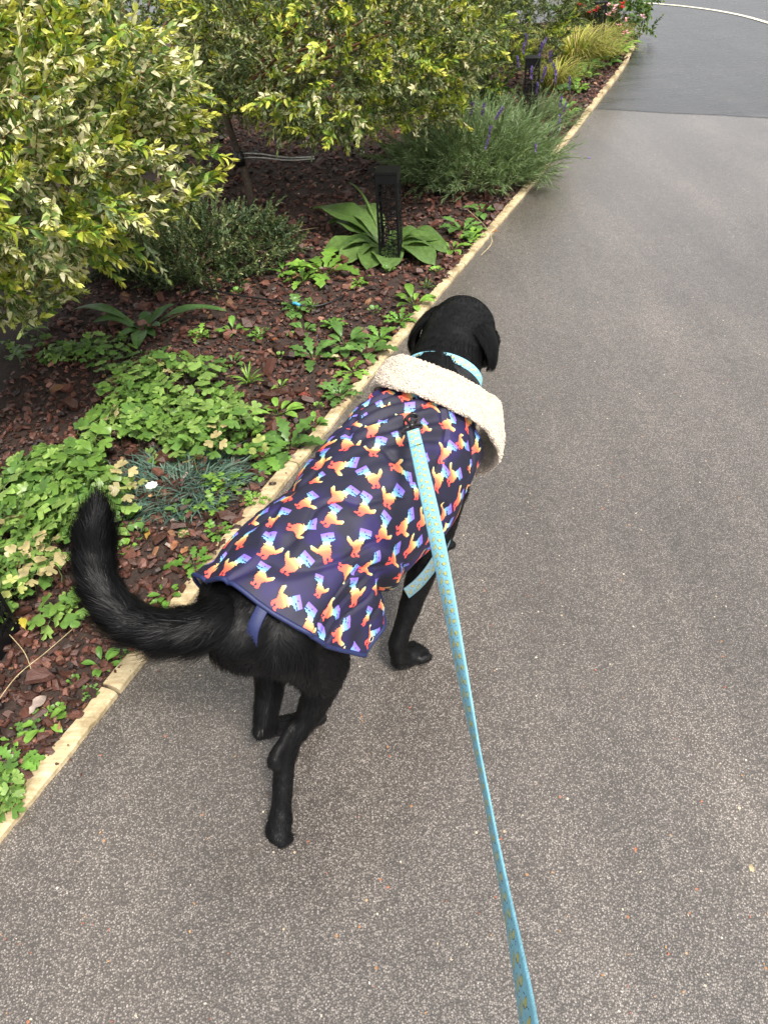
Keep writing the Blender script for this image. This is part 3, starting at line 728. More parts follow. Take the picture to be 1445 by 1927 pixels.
def columbine(blob, n, lab, hz=.10, yellow=(), sc=1.0, nobj=150):
    """blob: list of (px, py, rx, ry) ellipses in the photograph filled with leaves standing at height hz"""
    c = G(np.mean([b[0] for b in blob]), np.mean([b[1] for b in blob])+20); c[2] = 0
    root = empty('columbine', c, 0, lab, 'columbine', 'columbine plants'); acc = Acc()
    area = np.array([b[2]*b[3] for b in blob], float); area /= area.sum()
    for i in range(n):
        b = blob[rng.choice(len(blob), p=area)]; a = rng.random()*6.3; q = math.sqrt(rng.random())
        h = hz*(.45+.75*rng.random())*(1.15-.5*q)
        p = G(b[0]+math.cos(a)*b[2]*q, b[1]+math.sin(a)*b[3]*q, h); s = sc*(.7+.55*rng.random())
        if not in_bed(p[:2])[0] and SN(p)[1] < -.01: continue
        k = int(rng.integers(10)); base_p = np.array([p[0], p[1], h-.10*s])
        tilt = frame(norm([rng.normal(0, .2), 1, rng.normal(0, .2)]), up=norm([rng.normal(0, .36), rng.normal(0, .36), 1]))
        tilt = tilt@rmat(0, 0, rng.random()*6.3)
        if i < nobj: link('leaf', TLM[k], root, base_p-c, quat_of(tilt), s)
        else: V, F, C = TL[k]; acc.add(V@tilt.T*s+base_p-c, F, C)
    for j, (x, y) in enumerate(yellow):
        p = G(x, y, hz); tilt = rmat(rng.normal(0, .35), rng.normal(0, .35), rng.random()*6.3)
        o = link('leaf', TYM[j % 4], root, p-c-np.array([0, 0, .09*sc]), quat_of(tilt), sc*.95); o['label'] = 'pale yellowed columbine leaf'
    if acc.n: tag(link('foliage', acc.mesh('foliage', M_leaf_gloss), root), kind='stuff')
columbine([(235, 735, 75, 60), (330, 740, 90, 60), (390, 780, 70, 55), (300, 800, 90, 45), (190, 800, 35, 45), (440, 780, 30, 40), (300, 680, 50, 25), (380, 690, 25, 35)], 190, 'bright green columbine clump in the middle of the bed, right of the shaded mulch', .11,
          [(232, 765), (315, 700), (270, 680), (410, 800), (405, 815), (375, 865), (500, 820)], .95, 180)
columbine([(110, 900, 110, 55), (60, 960, 60, 60), (150, 960, 60, 45), (120, 860, 60, 22), (175, 905, 30, 40)], 150, 'green columbine clump behind the raised tip of the dog tail', .12,
          [(215, 880), (222, 905), (245, 915), (80, 1015), (75, 1055), (10, 985)], 1.05, 170)
columbine([(15, 1000, 60, 60), (30, 1070, 50, 50), (90, 1060, 30, 40), (130, 1130, 35, 25), (20, 1160, 25, 25)], 48, 'patchy yellowing columbine at the left border beside the curve of the dog tail', .09,
          [(60, 1040), (100, 1020), (20, 1090), (12, 1030), (85, 1055), (48, 1078)], .9, 60)
columbine([(8, 1465, 18, 22), (15, 1505, 14, 18), (0, 1530, 10, 16)], 18, 'fresh lime green columbine leaves at the lower left over the edging', .04, (), .55, 18)
columbine([(60, 650, 60, 30), (150, 650, 50, 22), (190, 650, 40, 20)], 45, 'shaded dull green columbine under the lime willow', .08, (), .8, 60)

# weeds -------------------------------------------------
def weed(q, kind, size, lab):
    p = G(*q); sx_, sy_, dp = toscreen(p); sz = size*float(dp[0])/FPX   # metres across
    p[2] = .012; root = empty({'oval': 'weed_seedling', 'toothed': 'dandelion', 'fine': 'groundsel', 'clover': 'clover', 'grassy': 'grass_tuft'}[kind], p, 0, lab, {'oval': 'weed', 'toothed': 'weed', 'fine': 'weed', 'clover': 'clover', 'grassy': 'grass tuft'}[kind], 'weeds in the mulch')
    c = np.array([(.12, .25, .045), (.16, .30, .05), (.10, .20, .05)][int(rng.integers(3))]); st = (.16, .22, .07)
    n = {'oval': 9, 'toothed': 10, 'fine': 16, 'clover': 7, 'grassy': 22}[kind]
    for i in range(n):
        a = i*2.4+rng.normal(0, .2); pit = .15+.9*(i/n)*rng.random() if kind != 'clover' else .5+rng.random()*.5
        f = .30+.22*rng.random()
        if kind == 'oval': V, F, n0 = broad_leaf(sz*f, sz*f*.46, .3, .03, 6, 4, .8, 0, .95, i)
        elif kind == 'toothed': V, F, n0 = broad_leaf(sz*f*1.15, sz*f*.42, .3, .06, 10, 2, .3, .38, 1.05, i)
        elif kind == 'fine': V, F, n0 = broad_leaf(sz*f*.9, sz*f*.32, .25, .08, 8, 2, .5, .6, 1.0, i)
        elif kind == 'clover': V, F, n0 = broad_leaf(sz*.20, sz*.20, .2, .03, 5, 4, 2.2, 0, .95, i)
        else: V, F, n0 = broad_leaf(sz*.5*(.7+.5*rng.random()), sz*.035, .35, .0, 5, 2, .1, 0, .8, i); pit = .4+.9*rng.random()
        leaf_obj(root, 'leaf', V, F, n0, c*(.75+.5*rng.random()), st, (0, 0, 0), a, pit)
        if kind == 'fine' and i % 3 == 0:
            pass
weeds = [((440, 632), 'oval', 60, 'small weed rosette beside the long leaf of the broad leaved rosette'), ((560, 590), 'fine', 80, 'feathery weed beside the blue pipe fitting'),
 ((610, 520), 'toothed', 120, 'sprawling jagged leaved weed left of the nearer bollard'), ((570, 535), 'toothed', 80, 'jagged weed left of the sprawling weed near the bollard'), ((678, 540), 'fine', 50, 'feathery seedling in front of the nearer bollard'),
 ((535, 520), 'oval', 50, 'small weed by the dark low shrub'), ((778, 578), 'oval', 75, 'upright leafy weed against the edging above the dog ear'), ((803, 548), 'grassy', 40, 'silvery seedling against the edging beyond the dog head'),
 ((705, 597), 'clover', 45, 'lone clover seedling in the mulch left of the dog ear'), ((752, 612), 'fine', 60, 'feathery weed touching the edging left of the dog head'), ((572, 630), 'oval', 55, 'seedling with round leaves in mid mulch below the feathery weed'),
 ((492, 640), 'fine', 50, 'low mossy weed right of the long broad leaf'), ((650, 655), 'oval', 90, 'weed with spoon shaped leaves left of the fleece collar'), ((690, 672), 'toothed', 100, 'largest jagged weed against the edging by the fleece collar'),
 ((665, 705), 'toothed', 70, 'jagged weed hanging over the edging left of the coat neck'), ((715, 645), 'toothed', 60, 'jagged weed tight behind the dog left ear'), ((590, 680), 'toothed', 85, 'pale jagged weed left of the spoon leaved weed'),
 ((470, 728), 'grassy', 75, 'tuft of grass above the middle columbine clump'), ((638, 752), 'fine', 85, 'feathery weed on the edging left of the coat shoulder'), ((600, 775), 'clover', 35, 'tiny clover left of the coat shoulder'),
 ((592, 808), 'oval', 45, 'tiny weed beside the edging left of the coat'), ((525, 785), 'oval', 80, 'round leaved weed between columbine and edging'), ((545, 850), 'toothed', 120, 'big jagged weed left of the middle of the coat'),
 ((495, 865), 'toothed', 95, 'jagged weed below the middle columbine clump'), ((492, 898), 'oval', 60, 'bright round leaved weed left of the coat side'), ((470, 835), 'oval', 60, 'weed at the lower right tip of the middle columbine'),
 ((870, 440), 'toothed', 85, 'tall weed beside the edging right of the rosette'), ((850, 475), 'oval', 60, 'weed beside the edging at the right end of the rosette'), ((905, 405), 'oval', 65, 'weed under the near edge of the large lavender'),
 ((885, 455), 'fine', 55, 'feathery weed on the edging below the lavender'), ((265, 1018), 'clover', 75, 'upper clover patch to the right of the dog tail'), ((240, 1045), 'clover', 65, 'lower clover patch to the right of the dog tail'),
 ((367, 1068), 'toothed', 85, 'round lobed weed beside the hem corner of the coat'), ((318, 1128), 'oval', 60, 'weed by the edging above the root of the tail'), ((345, 968), 'oval', 50, 'bright seedling below the dianthus'),
 ((243, 990), 'oval', 50, 'seedling right of the raised tail tip'), ((196, 1258), 'oval', 60, 'bright weed beneath the tail near the edging'), ((238, 1240), 'fine', 40, 'small weed under the tail touching the edging'),
 ((92, 1368), 'oval', 75, 'bright weed at the lower left of the bed'), ((60, 1372), 'fine', 55, 'feathery weed left of the bright weed in the lower bed'), ((115, 1345), 'clover', 45, 'clover above the bright weed in the lower bed'),
 ((430, 918), 'fine', 90, 'feathery weed right of the dianthus'), ((405, 965), 'fine', 70, 'thin weed right below the dianthus'), ((300, 1150), 'clover', 45, 'clover just above the tail and left of the edging'),
 ((40, 1445), 'toothed', 80, 'jagged weed above the lime columbine leaves at lower left'), ((175, 1310), 'fine', 40, 'small weed at the joint of two edging boards'), ((1078, 152), 'oval', 60, 'leafy weed by the edging under the sedge'),
 ((1060, 185), 'clover', 60, 'clover patch right of the further bollard'), ((1135, 125), 'oval', 70, 'light green leafy plant on the edging right of the sedge'), ((1155, 105), 'oval', 75, 'light green leafy plant on the edging near the bed corner'), ((1168, 90), 'oval', 60, 'last light green leafy plant before the bed corner'),
 ((1040, 215), 'grassy', 60, 'grass tuft between the second lavender and the edging'), ((820, 520), 'clover', 40, 'clover at the edging below the rosette'), ((730, 520), 'clover', 45, 'clover in front of the foot of the nearer bollard'), ((380, 640), 'fine', 60, 'low pale weed below the long broad leaf'),
 ((530, 735), 'oval', 35, 'tiny seedling in the mulch above the round leaved weed'), ((450, 560), 'clover', 40, 'clover beside the black pipe at the dark shrub'), ((480, 950), 'fine', 60, 'yellowish weed at the coat side below the jagged weeds'), ((350, 1010), 'fine', 35, 'wispy seedling near the coat hem'), ((1100, 150), 'oval', 70, 'light green leafy plant on the edging below the sedge'), ((1120, 140), 'clover', 60, 'clover mat on the edging below the sedge'), ((1148, 118), 'clover', 60, 'clover mat on the edging near the bed corner'), ((1178, 76), 'fine', 60, 'feathery plant at the tip of the bed corner'), ((1085, 175), 'fine', 60, 'feathery weed on the edging right of the second bollard'), ((1062, 215), 'oval', 50, 'weed on the edging beside the second lavender'), ((1020, 270), 'grassy', 60, 'grass tuft between the two lavenders at the edging'), ((410, 1010), 'fine', 60, 'pale wispy weed at the coat side above the hem'), ((590, 590), 'grassy', 45, 'thin grass beside the blue pipe fitting'), ((145, 1290), 'clover', 40, 'clover in the bark at the lower left'), ((30, 1400), 'oval', 45, 'small seedling at the lower left border'), ((630, 620), 'fine', 50, 'feathery seedling in mid bed left of the spoon leaved weed'), ((440, 690), 'oval', 40, 'small seedling above the grass tuft'), ((530, 680), 'clover', 35, 'tiny clover in the middle of the mulch')]
for q, k, s_, lab in weeds: weed(q, k, s_, lab)

# flowers at the far corner
def flower_plant(name, base, H, n, pcol, lab, cat, leafc, pts):
    base = np.array(base); root = empty(name, base, 0, lab, cat)
    for i in range(n):
        tp = pts[i] if i < len(pts) else base+np.array([rng.normal(0, .12), rng.normal(0, .12), H*(.7+.4*rng.random())])
        P = [base+(tp-base)*t+np.array([0, 0, .05*math.sin(math.pi*t)]) for t in np.linspace(0, 1, 5)]
        V, F = tube(np.array(P)-base, .0018, 3, False); link('stem', npmesh('stem', V, F, M_stem, np.tile((.12, .09, .05), (len(V), 1))), root)
        acc = Acc()
        for k in range(7):
            a = k*.9+rng.normal(0, .3); lv, lf = leaf(.026, .018, 3, .1, .1, .9, .6)
            acc.add(lv@frame((math.cos(a), math.sin(a), .3+.5*rng.random())).T+(tp-base)+rng.normal(0, .006, 3), lf, np.array(pcol)*(.75+.4*rng.random()))
        link('flower', acc.mesh('flower', M_petal), root)
    m_ = 60; P = base+np.column_stack([rng.normal(0, .12, m_), rng.normal(0, .12, m_), .02+H*.6*rng.random(m_)])
    place_shoots(root, base, P, norm(rng.normal(0, .6, (m_, 3))+[0, 0, .8]), [leafc]*m_, .8+.5*rng.random(m_), 30)
pk = [G(x, y, z) for x, y, z in [(1158, 12, .55), (1155, 22, .5), (1146, 28, .5), (1178, 38, .4), (1165, 48, .35), (1175, 63, .3), (1182, 63, .3), (1208, 32, .5), (1145, 10, .6)]]
flower_plant('gaura', G(1163, 75), .5, 20, (.80, .42, .50), 'thin stemmed plant with small pale pink flowers at the bed corner', 'flowering plant', 'broad', pk)
rd = [G(x, y, z) for x, y, z in [(1120, 20, .5), (1112, 22, .48), (1098, 12, .5), (1088, 10, .5), (1170, 15, .55), (1171, 8, .6), (1125, 14, .5)]]
flower_plant('geum', G(1105, 70), .5, 12, (.50, .02, .02), 'red flowering plant in front of the furthest bollard', 'flowering plant', 'broad', rd)

# ------------------------------------------------------------------ bollards
def panel(w, h, seed, nxp=5, nyp=15, border=.008, mz=(0.05, 0.035)):
    """perforated sheet in the xz plane: jittered cells, each with an opening"""
    r = np.random.default_rng(seed)
    z0, z1 = mz[0], h-mz[1]
    xs = np.linspace(-w/2+border, w/2-border, nxp); zs = np.linspace(z0, z1, nyp)
    P = np.zeros((nxp, nyp, 2))
    for i in range(nxp):
        for j in range(nyp):
            jx = 0 if i in (0, nxp-1) else r.normal(0, .22)*(xs[1]-xs[0]); jz = 0 if j in (0, nyp-1) else r.normal(0, .22)*(zs[1]-zs[0])
            P[i, j] = (xs[i]+jx, zs[j]+jz)
    V = []; F = []
    def ring(poly, ins):
        poly = np.array(poly); c = poly.mean(0); inn = []
        n = len(poly); 
        for k in range(n):
            d = c-poly[k]; l = np.linalg.norm(d); inn.append(poly[k]+d/l*min(ins*(1.4 if n == 4 else 2.0), l*.8))
        b = len(V)
        for p in list(poly)+inn: V.append([p[0], 0, p[1]])
        for k in range(n): F.append((b+k, b+(k+1) % n, b+n+(k+1) % n, b+n+k))
    for i in range(nxp-1):
        for j in range(nyp-1):
            a, b, c, d = P[i, j], P[i+1, j], P[i+1, j+1], P[i, j+1]; u = r.random()
            if u < .35: ring([a, b, c], .0017); ring([a, c, d], .0017)
            elif u < .55: ring([a, b, d], .0016); ring([b, c, d], .0016)
            else: ring([a, b, c, d], .0017)
    b = len(V)  # border frame
    for (xa, za, xb, zb) in [(-w/2, 0, w/2, z0), (-w/2, z1, w/2, h), (-w/2, z0, -w/2+border, z1), (w/2-border, z0, w/2, z1)]:
        b = len(V); V += [[xa, 0, za], [xb, 0, za], [xb, 0, zb], [xa, 0, zb]]; F.append((b, b+1, b+2, b+3))
    return np.array(V), np.array(F)
def bollard(p, rz, lab, H=.42, wd=.096):
    root = empty('bollard_light', p, rz, lab, 'bollard', 'perforated black bollards along the bed')
    for k in range(4):
        V, F = panel(wd-.002, H-.006, 5+k)
        a = k*math.pi/2; Rm = rmat(0, 0, a); V = V@Rm.T + Rm@np.array([0, -wd/2+.001, 0])
        o = link('perforated_panel', npmesh('perforated_panel', V, F, M_black, smooth=False), root); md = o.modifiers.new('t', 'SOLIDIFY'); md.thickness = .0022; md.offset = 0
    bm = bmesh.new(); bmesh.ops.create_cube(bm, size=1); bmesh.ops.scale(bm, vec=(wd+.004, wd+.004, .010), verts=bm.verts); bmesh.ops.translate(bm, vec=(0, 0, H), verts=bm.verts)
    bmesh.ops.bevel(bm, geom=bm.edges[:], offset=.002, segments=2); me = bpy.data.meshes.new('cap'); bm.to_mesh(me); bm.free(); me.materials.append(M_black); link('cap', me, root)
    bm = bmesh.new(); bmesh.ops.create_cube(bm, size=1); bmesh.ops.scale(bm, vec=(wd-.008, wd-.008, .05), verts=bm.verts); bmesh.ops.translate(bm, vec=(0, 0, .024), verts=bm.verts)
    me = bpy.data.meshes.new('base_plate'); bm.to_mesh(me); bm.free(); me.materials.append(M_black); link('base_plate', me, root)
b1 = G(737, 498); b1[2] = -.005; b2 = G(1003, 110, .41); b2[2] = -.005; st = b2-b1
b3 = G(1131, 8, .40); b3[2] = -.005
BR = R(-12)
bollard(b1, BR, 'black perforated square bollard standing in the broad leaved rosette')
bollard(b2, BR, 'black perforated bollard half hidden by purple lavender spikes')
bollard(b1-st*1.02+np.array([-.035, .02, 0]), BR, 'black bollard cut off by the left border below the columbine')
bollard(b3, BR, 'furthest black bollard, behind the red flowers at the top')

# irrigation pipe, blue fitting, dry stalks, fallen leaves, stones
def cable(name, pts, r_, m_, lab, cat, seg=6, C=None):
    P = smooth_line([np.array(p, float) for p in pts], 8); b = P[0].copy(); V, F = tube(P-b, r_, seg)
    o = link(name, npmesh(name, V, F, m_, C=None if C is None else np.tile(C, (len(V), 1))), None, b); tag(o, lab, cat); return o
cable('irrigation_pipe', [G(395, 545, .03), G(450, 556, .035), G(520, 566, .035), G(560, 574, .04), G(600, 575, .03), G(640, 560, .03), G(655, 545, .01)], .004, M_blackplastic, 'thin black irrigation pipe lying on the mulch from the dark shrub', 'pipe')
V, F = tube([G(551, 571, .044)-G(557, 571, .044), [0, 0, 0], G(564, 574, .044)-G(557, 571, .044)], .0065, 8); tag(link('pipe_fitting', npmesh('pipe_fitting', V, F, M_bluefit), None, G(557, 571, .044)), 'small bright blue fitting on the black irrigation pipe', 'fitting')
straw = (.42, .34, .20)
def stalk(pts, lab, r_=.0012): return cable('dry_stalk', pts, r_, M_stem, lab, 'dry stalk', 4, straw)
stalk([G(-20, 1345, .06), G(30, 1275, .07), G(90, 1225, .06), G(155, 1168, .02)], 'long pale straw stalk crossing the lower left corner under the tail')
stalk([G(905, 480, .02), G(925, 455, .05), G(912, 425, .04), G(880, 395, .06)], 'bent pale stalk beside the edging below the lavender', .002)
stalk([G(520, 450, .02), G(560, 435, .03), G(600, 428, .03)], 'pale stalk lying on mulch left of the rosette')
stalk([G(305, 1085, .02), G(312, 1105, .02), G(308, 1125, .015)], 'short dry stalk on bark between the tail and the coat hem', .0015)
stalk([G(10, 1185, .03), G(45, 1225, .03), G(60, 1260, .02)], 'thin straw beside the cut off bollard')
def litter(q, s, colr, lab, name='fallen_leaf', cat='fallen leaf'):
    p = G(*q, .028); V, F, n0 = broad_leaf(s, s*.55, .1, .12, 6, 4, .2, .15, .8, int(q[0]))
    C = np.tile(colr, (len(V), 1)); o = link(name, npmesh(name, V-[0, s*.5, 0], F, M_leaf, C), None, p, quat_of(frame((math.cos(q[0]), math.sin(q[0]), .1)))); tag(o, lab, cat, 'fallen leaves on the bed')
for q, s, c_, lab in [((46, 1175), .035, (.55, .45, .06), 'bright yellow fallen leaf left of the dark tail'), ((628, 672), .035, (.55, .50, .30), 'cream fallen leaf above the fleece collar'), ((278, 1008), .03, (.45, .25, .06), 'orange fallen leaf beside the upper clover'),
   ((515, 640), .03, (.40, .12, .04), 'rusty leaf among the seedlings in mid bed'), ((350, 1035), .035, (.36, .18, .09), 'tan curled leaf above the coat hem corner'), ((328, 1030), .035, (.35, .15, .08), 'tan leaf left of the curled one near the coat hem'),
   ((565, 425), .04, (.38, .17, .05), 'orange brown leaf left of the rosette'), ((745, 625), .025, (.30, .12, .05), 'brown leaf beside the dog ear'), ((575, 745), .04, (.22, .05, .035), 'dark red leaf or bark flake on the mulch left of the coat'), ((1120, 158), .04, (.5, .3, .2), 'pale pinkish leaf below the sedge by the edging'),
   ((250, 1215), .04, (.30, .10, .06), 'red brown leaf just above the edging under the tail'), ((930, 437), .035, (.40, .18, .09), 'pinkish brown leaf on the edging below the lavender'), ((70, 1330), .05, (.45, .36, .32), 'pale bleached flake in the lower left bark')]: litter(q, s, c_, lab)
def stone(q, s, colr, lab):
    bm = bmesh.new(); bmesh.ops.create_icosphere(bm, subdivisions=2, radius=s)
    for v in bm.verts: v.co = v.co*(1+.25*mnoise.noise(v.co*60+Vector((q[0], 0, 0)))); v.co.z *= .6
    me = bpy.data.meshes.new('stone'); bm.to_mesh(me); bm.free(); me.materials.append(plain('stone_%s' % q[0], colr, .7, nscale=120, amt=.3, bstr=.6))
    tag(link('stone', me, None, G(*q, s*.5)), lab, 'stone', 'small stones')
stone((346, 1003), .018, (.36, .24, .13), 'light brown stone on the bark left of the coat')
stone((330, 1245-20), .010, (.3, .25, .2), 'small stone on the edging below the tail')
stone((1108, 297), .006, (.20, .12, .45), 'tiny purple blossom dropped on the path')

# grit and small dropped bits on the path
gacc = Acc()
for i in range(260):
    q = (rng.random()*1445, 250+rng.random()**.6*1700); p = G(*q)
    if SN(p)[1] > -.02 or q[0] < 0: continue
    V, F = chips[i % 12]; c = [(.34, .10, .05), (.42, .22, .09), (.50, .44, .32), (.30, .27, .24), (.55, .50, .42)][i % 5]
    gacc.add(V@rmat(rng.normal(0, .2), rng.normal(0, .2), rng.random()*6.3).T*(.003+.0035*rng.random())+[p[0], p[1], .0012], F, c)
for i in range(220):
    s0 = rng.random()*8; n0_ = .02-abs(rng.normal(0, .05)) if i % 2 else .02+.03*rng.random(); p = W(s0, n0_); V, F = chips[i % 12]
    gacc.add(V@rmat(rng.normal(0, .2), rng.normal(0, .2), rng.random()*6.3).T*(.004+.008*rng.random()**2)+[p[0], p[1], .0015 if n0_ < 0 else .021], F, pal[i % 6])
tag(link('path_grit', gacc.mesh('path_grit', M_bark, smooth=False)), kind='stuff')
litter((1412, 1632), .016, (.50, .42, .28), 'pale sliver of leaf on the path near the right border')
litter((1195, 1600), .009, (.45, .16, .08), 'tiny orange flake on the path right of the leash')
litter((1030, 178+20), .02, (.25, .3, .08), 'small green leaf by the edging beside the second lavender')
litter((1210, 102), .035, (.26, .30, .08), 'small green sprig fallen on the new tarmac near the bed corner')
litter((1164, 153), .022, (.04, .04, .03), 'dark fallen leaf on the new tarmac beside the edging')
litter((560, 1392), .010, (.4, .3, .2), 'tiny pale chip on the path under the dog')

# ------------------------------------------------------------------ the dog (local frame: x forward, y left, z up, origin under the root of the tail)
DOG_O = np.array([-.245, .803, 0.0]); DOG_A = math.atan2(.806, .592)
dog = empty('dog', DOG_O, DOG_A, 'black short haired dog in a dinosaur print coat walking away along the path', 'dog')
DR = rmat(0, 0, DOG_A)
def DW(p): return DR@np.asarray(p, float)+DOG_O        # local to world
def DL(p): return DR.T@(np.asarray(p, float)-DOG_O)     # world to local
# chains of (x, y, z, radius, y squash) ; consecutive entries are blended
chains = dict(
 trunk=[(.015, 0, .475, .078, 1.0), (.06, 0, .472, .089, 1.05), (.14, 0, .475, .090, 1.05), (.24, 0, .470, .105, 1.0), (.36, 0, .462, .128, .92), (.46, 0, .460, .140, .85), (.54, 0, .465, .128, .86), (.60, .005, .49, .105, .9)],
 neck=[(.56, 0, .520, .098, .95), (.64, .015, .550, .086, .95), (.70, .032, .572, .079, 1.0), (.77, .050, .590, .074, 1.0)],
 skull=[(.765, .050, .598, .070, 1.0), (.81, .060, .600, .078, 1.0), (.85, .070, .596, .077, 1.0), (.89, .078, .586, .063, 1.0)],
 muzzle=[(.88, .083, .580, .050, 1.0), (.93, .096, .560, .038, 1.0), (.985, .110, .545, .032, 1.05), (1.0, .113, .543, .028, 1.1)],
 cheekR=[(.83, .012, .575, .042, 1.0), (.88, .028, .565, .038, 1.0)], cheekL=[(.82, .105, .580, .040, 1.0), (.86, .118, .572, .036, 1.0)],
 browR=[(.885, .055, .622, .019, 1.0), (.895, .052, .613, .018, 1.0)], browL=[(.878, .108, .622, .019, 1.0), (.888, .112, .613, .018, 1.0)],
 tail=[(.02, 0, .515, .040, 1.0), (-.02, .004, .520, .038, 1.0), (-.055, .025, .514, .034, 1.0), (-.083, .068, .508, .029, 1.0), (-.099, .120, .506, .027, 1.0), (-.101, .170, .516, .027, 1.0), (-.091, .212, .538, .027, 1.0), (-.070, .240, .562, .027, 1.0), (-.048, .254, .588, .027, 1.0), (-.030, .262, .608, .020, 1.0), (-.022, .265, .622, .012, 1.0)],
 RRthigh=[(.055, -.046, .455, .080, .82), (.080, -.060, .39, .068, .8), (.094, -.078, .325, .052, .8), (.074, -.078, .275, .037, .85), (.036, -.070, .225, .0235, .95), (.002, -.056, .188, .020, 1.0), (-.016, -.050, .160, .0235, 1.0)],
 RRheel=[(.01, -.056, .225, .009, 1.0), (-.038, -.047, .180, .0135, 1.0), (-.042, -.046, .165, .0150, 1.0), (-.036, -.050, .14, .012, 1.0)],
 RRmeta=[(-.020, -.050, .160, .0215, 1.0), (-.045, -.058, .11, .0190, 1.0), (-.068, -.066, .065, .0195, 1.0), (-.086, -.071, .035, .0245, 1.0)],
 RRpaw=[(-.088, -.071, .032, .023, 1.0), (-.098, -.073, .021, .0235, 1.2)],
 LRthigh=[(.055, .050, .455, .082, .85), (.085, .062, .39, .076, .8), (.115, .066, .325, .058, .8), (.095, .056, .265, .042, .9), (.060, .045, .20, .028, 1.0), (.022, .036, .145, .023, 1.0)],
 LRheel=[(.04, .040, .175, .012, 1.0), (.002, .033, .14, .016, 1.0)],
 LRmeta=[(.018, .034, .135, .023, 1.0), (.055, .030, .095, .0195, 1.0), (.092, .026, .062, .020, 1.0)],
 LRpaw=[(.095, .026, .058, .022, 1.1), (.115, .024, .040, .020, 1.2)],
 RFleg=[(.52, -.070, .42, .070, .75), (.485, -.078, .35, .052, .8), (.455, -.076, .295, .040, .9), (.425, -.070, .235, .031, 1.0), (.395, -.063, .17, .0245, 1.0), (.368, -.058, .12, .0215, 1.0), (.355, -.056, .095, .0225, 1.0), (.352, -.057, .062, .021, 1.0), (.360, -.060, .040, .022, 1.0)],
 RFpaw=[(.352, -.058, .036, .0205, 1.0), (.370, -.063, .026, .0225, 1.05), (.382, -.067, .023, .0215, 1.1)],
 LFleg=[(.54, .070, .42, .070, .75), (.55, .070, .35, .052, .8), (.565, .062, .295, .038, .9), (.59, .048, .245, .029, 1.0), (.615, .034, .195, .023, 1.0), (.632, .026, .165, .022, 1.0), (.646, .022, .135, .020, 1.0)],
 LFpaw=[(.650, .020, .125, .021, 1.0), (.664, .018, .110, .021, 1.1)],
 groin=[(.03, .0, .42, .055, 1.0), (.10, 0, .40, .06, 1.1)],
)
def toes(c, d, r0, spread=.016, n=4):
    d = norm(d); side = norm(np.cross([0, 0, 1], d)); out = []
    for i in range(n):
        s_ = (i-(n-1)/2)
        p = np.array(c)+side*s_*spread+d*(.012-.004*abs(s_))
        out.append([(p[0]-d[0]*.010, p[1]-d[1]*.010, p[2]+.003, r0*.95, 1.0), (p[0]+d[0]*.006, p[1]+d[1]*.006, p[2]-.002, r0, 1.0)])
    return out
extra = toes((-.104, -.075, .012), (.72, -.1, 0), .0115, .0115) + toes((.132, .022, .030), (1, -.1, -.2), .0115, .0115) + toes((.402, -.072, .017), (.96, -.25, 0), .0125, .0160) + toes((.678, .016, .100), (1, -.1, -.3), .0115, .013)
bm = bmesh.new(); segs = []
allch = list(chains.values())+extra
for ch in allch:
    for i in range(len(ch)-1):
        a, b_ = np.array(ch[i]), np.array(ch[i+1]); l = np.linalg.norm(b_[:3]-a[:3]); r_ = min(a[3], b_[3]); n = max(2, int(l/(r_*.22))+1)
        segs.append((a[:3], b_[:3], a[3], b_[3]))
        for k in range(n+1):
            q = a+(b_-a)*k/n
            ret = bmesh.ops.create_icosphere(bm, subdivisions=2 if q[3] < .04 else 3, radius=q[3])
            for v in ret['verts']: v.co = Vector((v.co.x+q[0], v.co.y*q[4]+q[1], v.co.z+q[2]))
me = bpy.data.meshes.new('raw'); bm.to_mesh(me); bm.free()
tmp = bpy.data.objects.new('raw', me); col.objects.link(tmp)
md = tmp.modifiers.new('r', 'REMESH'); md.mode = 'VOXEL'; md.voxel_size = .0042
md = tmp.modifiers.new('s', 'SMOOTH'); md.iterations = 6; md.factor = .5
dg = bpy.context.evaluated_depsgraph_get(); ev = tmp.evaluated_get(dg); bme = bpy.data.meshes.new_from_object(ev); bme.name = 'body'
bpy.data.objects.remove(tmp); bpy.data.meshes.remove(me)
bme.materials.clear(); bme.materials.append(M_dog)
bme.polygons.foreach_set('use_smooth', np.ones(len(bme.polygons), bool))
nv = len(bme.vertices); bV = np.empty(nv*3, np.float32); bme.vertices.foreach_get('co', bV); bV = bV.reshape(-1, 3).astype(float)
# slight muscle and coat relief
bN = np.empty(nv*3, np.float32); bme.vertex_normals.foreach_get('vector', bN); bN = bN.reshape(-1, 3).astype(float)
bV += bN*np.array([[.0022*mnoise.noise(Vector(p*22))+.0009*mnoise.noise(Vector(p*75))] for p in bV])
bme.vertices.foreach_set('co', bV.astype(np.float32).ravel()); bme.update()
link('body', bme, dog)
for e in extra:
    a_, b_ = np.array(e[0][:3]), np.array(e[1][:3]); d_ = norm(b_-a_); rr0 = e[1][3]
    V, F = tube([b_+d_*rr0*.6+[0, 0, .001], b_+d_*(rr0*1.2)+[0, 0, -.001], b_+d_*(rr0*1.55)+[0, 0, -.005]], [.0030, .0024, .0006], 6); link('claw', npmesh('claw', V, F, M_blackplastic), dog)

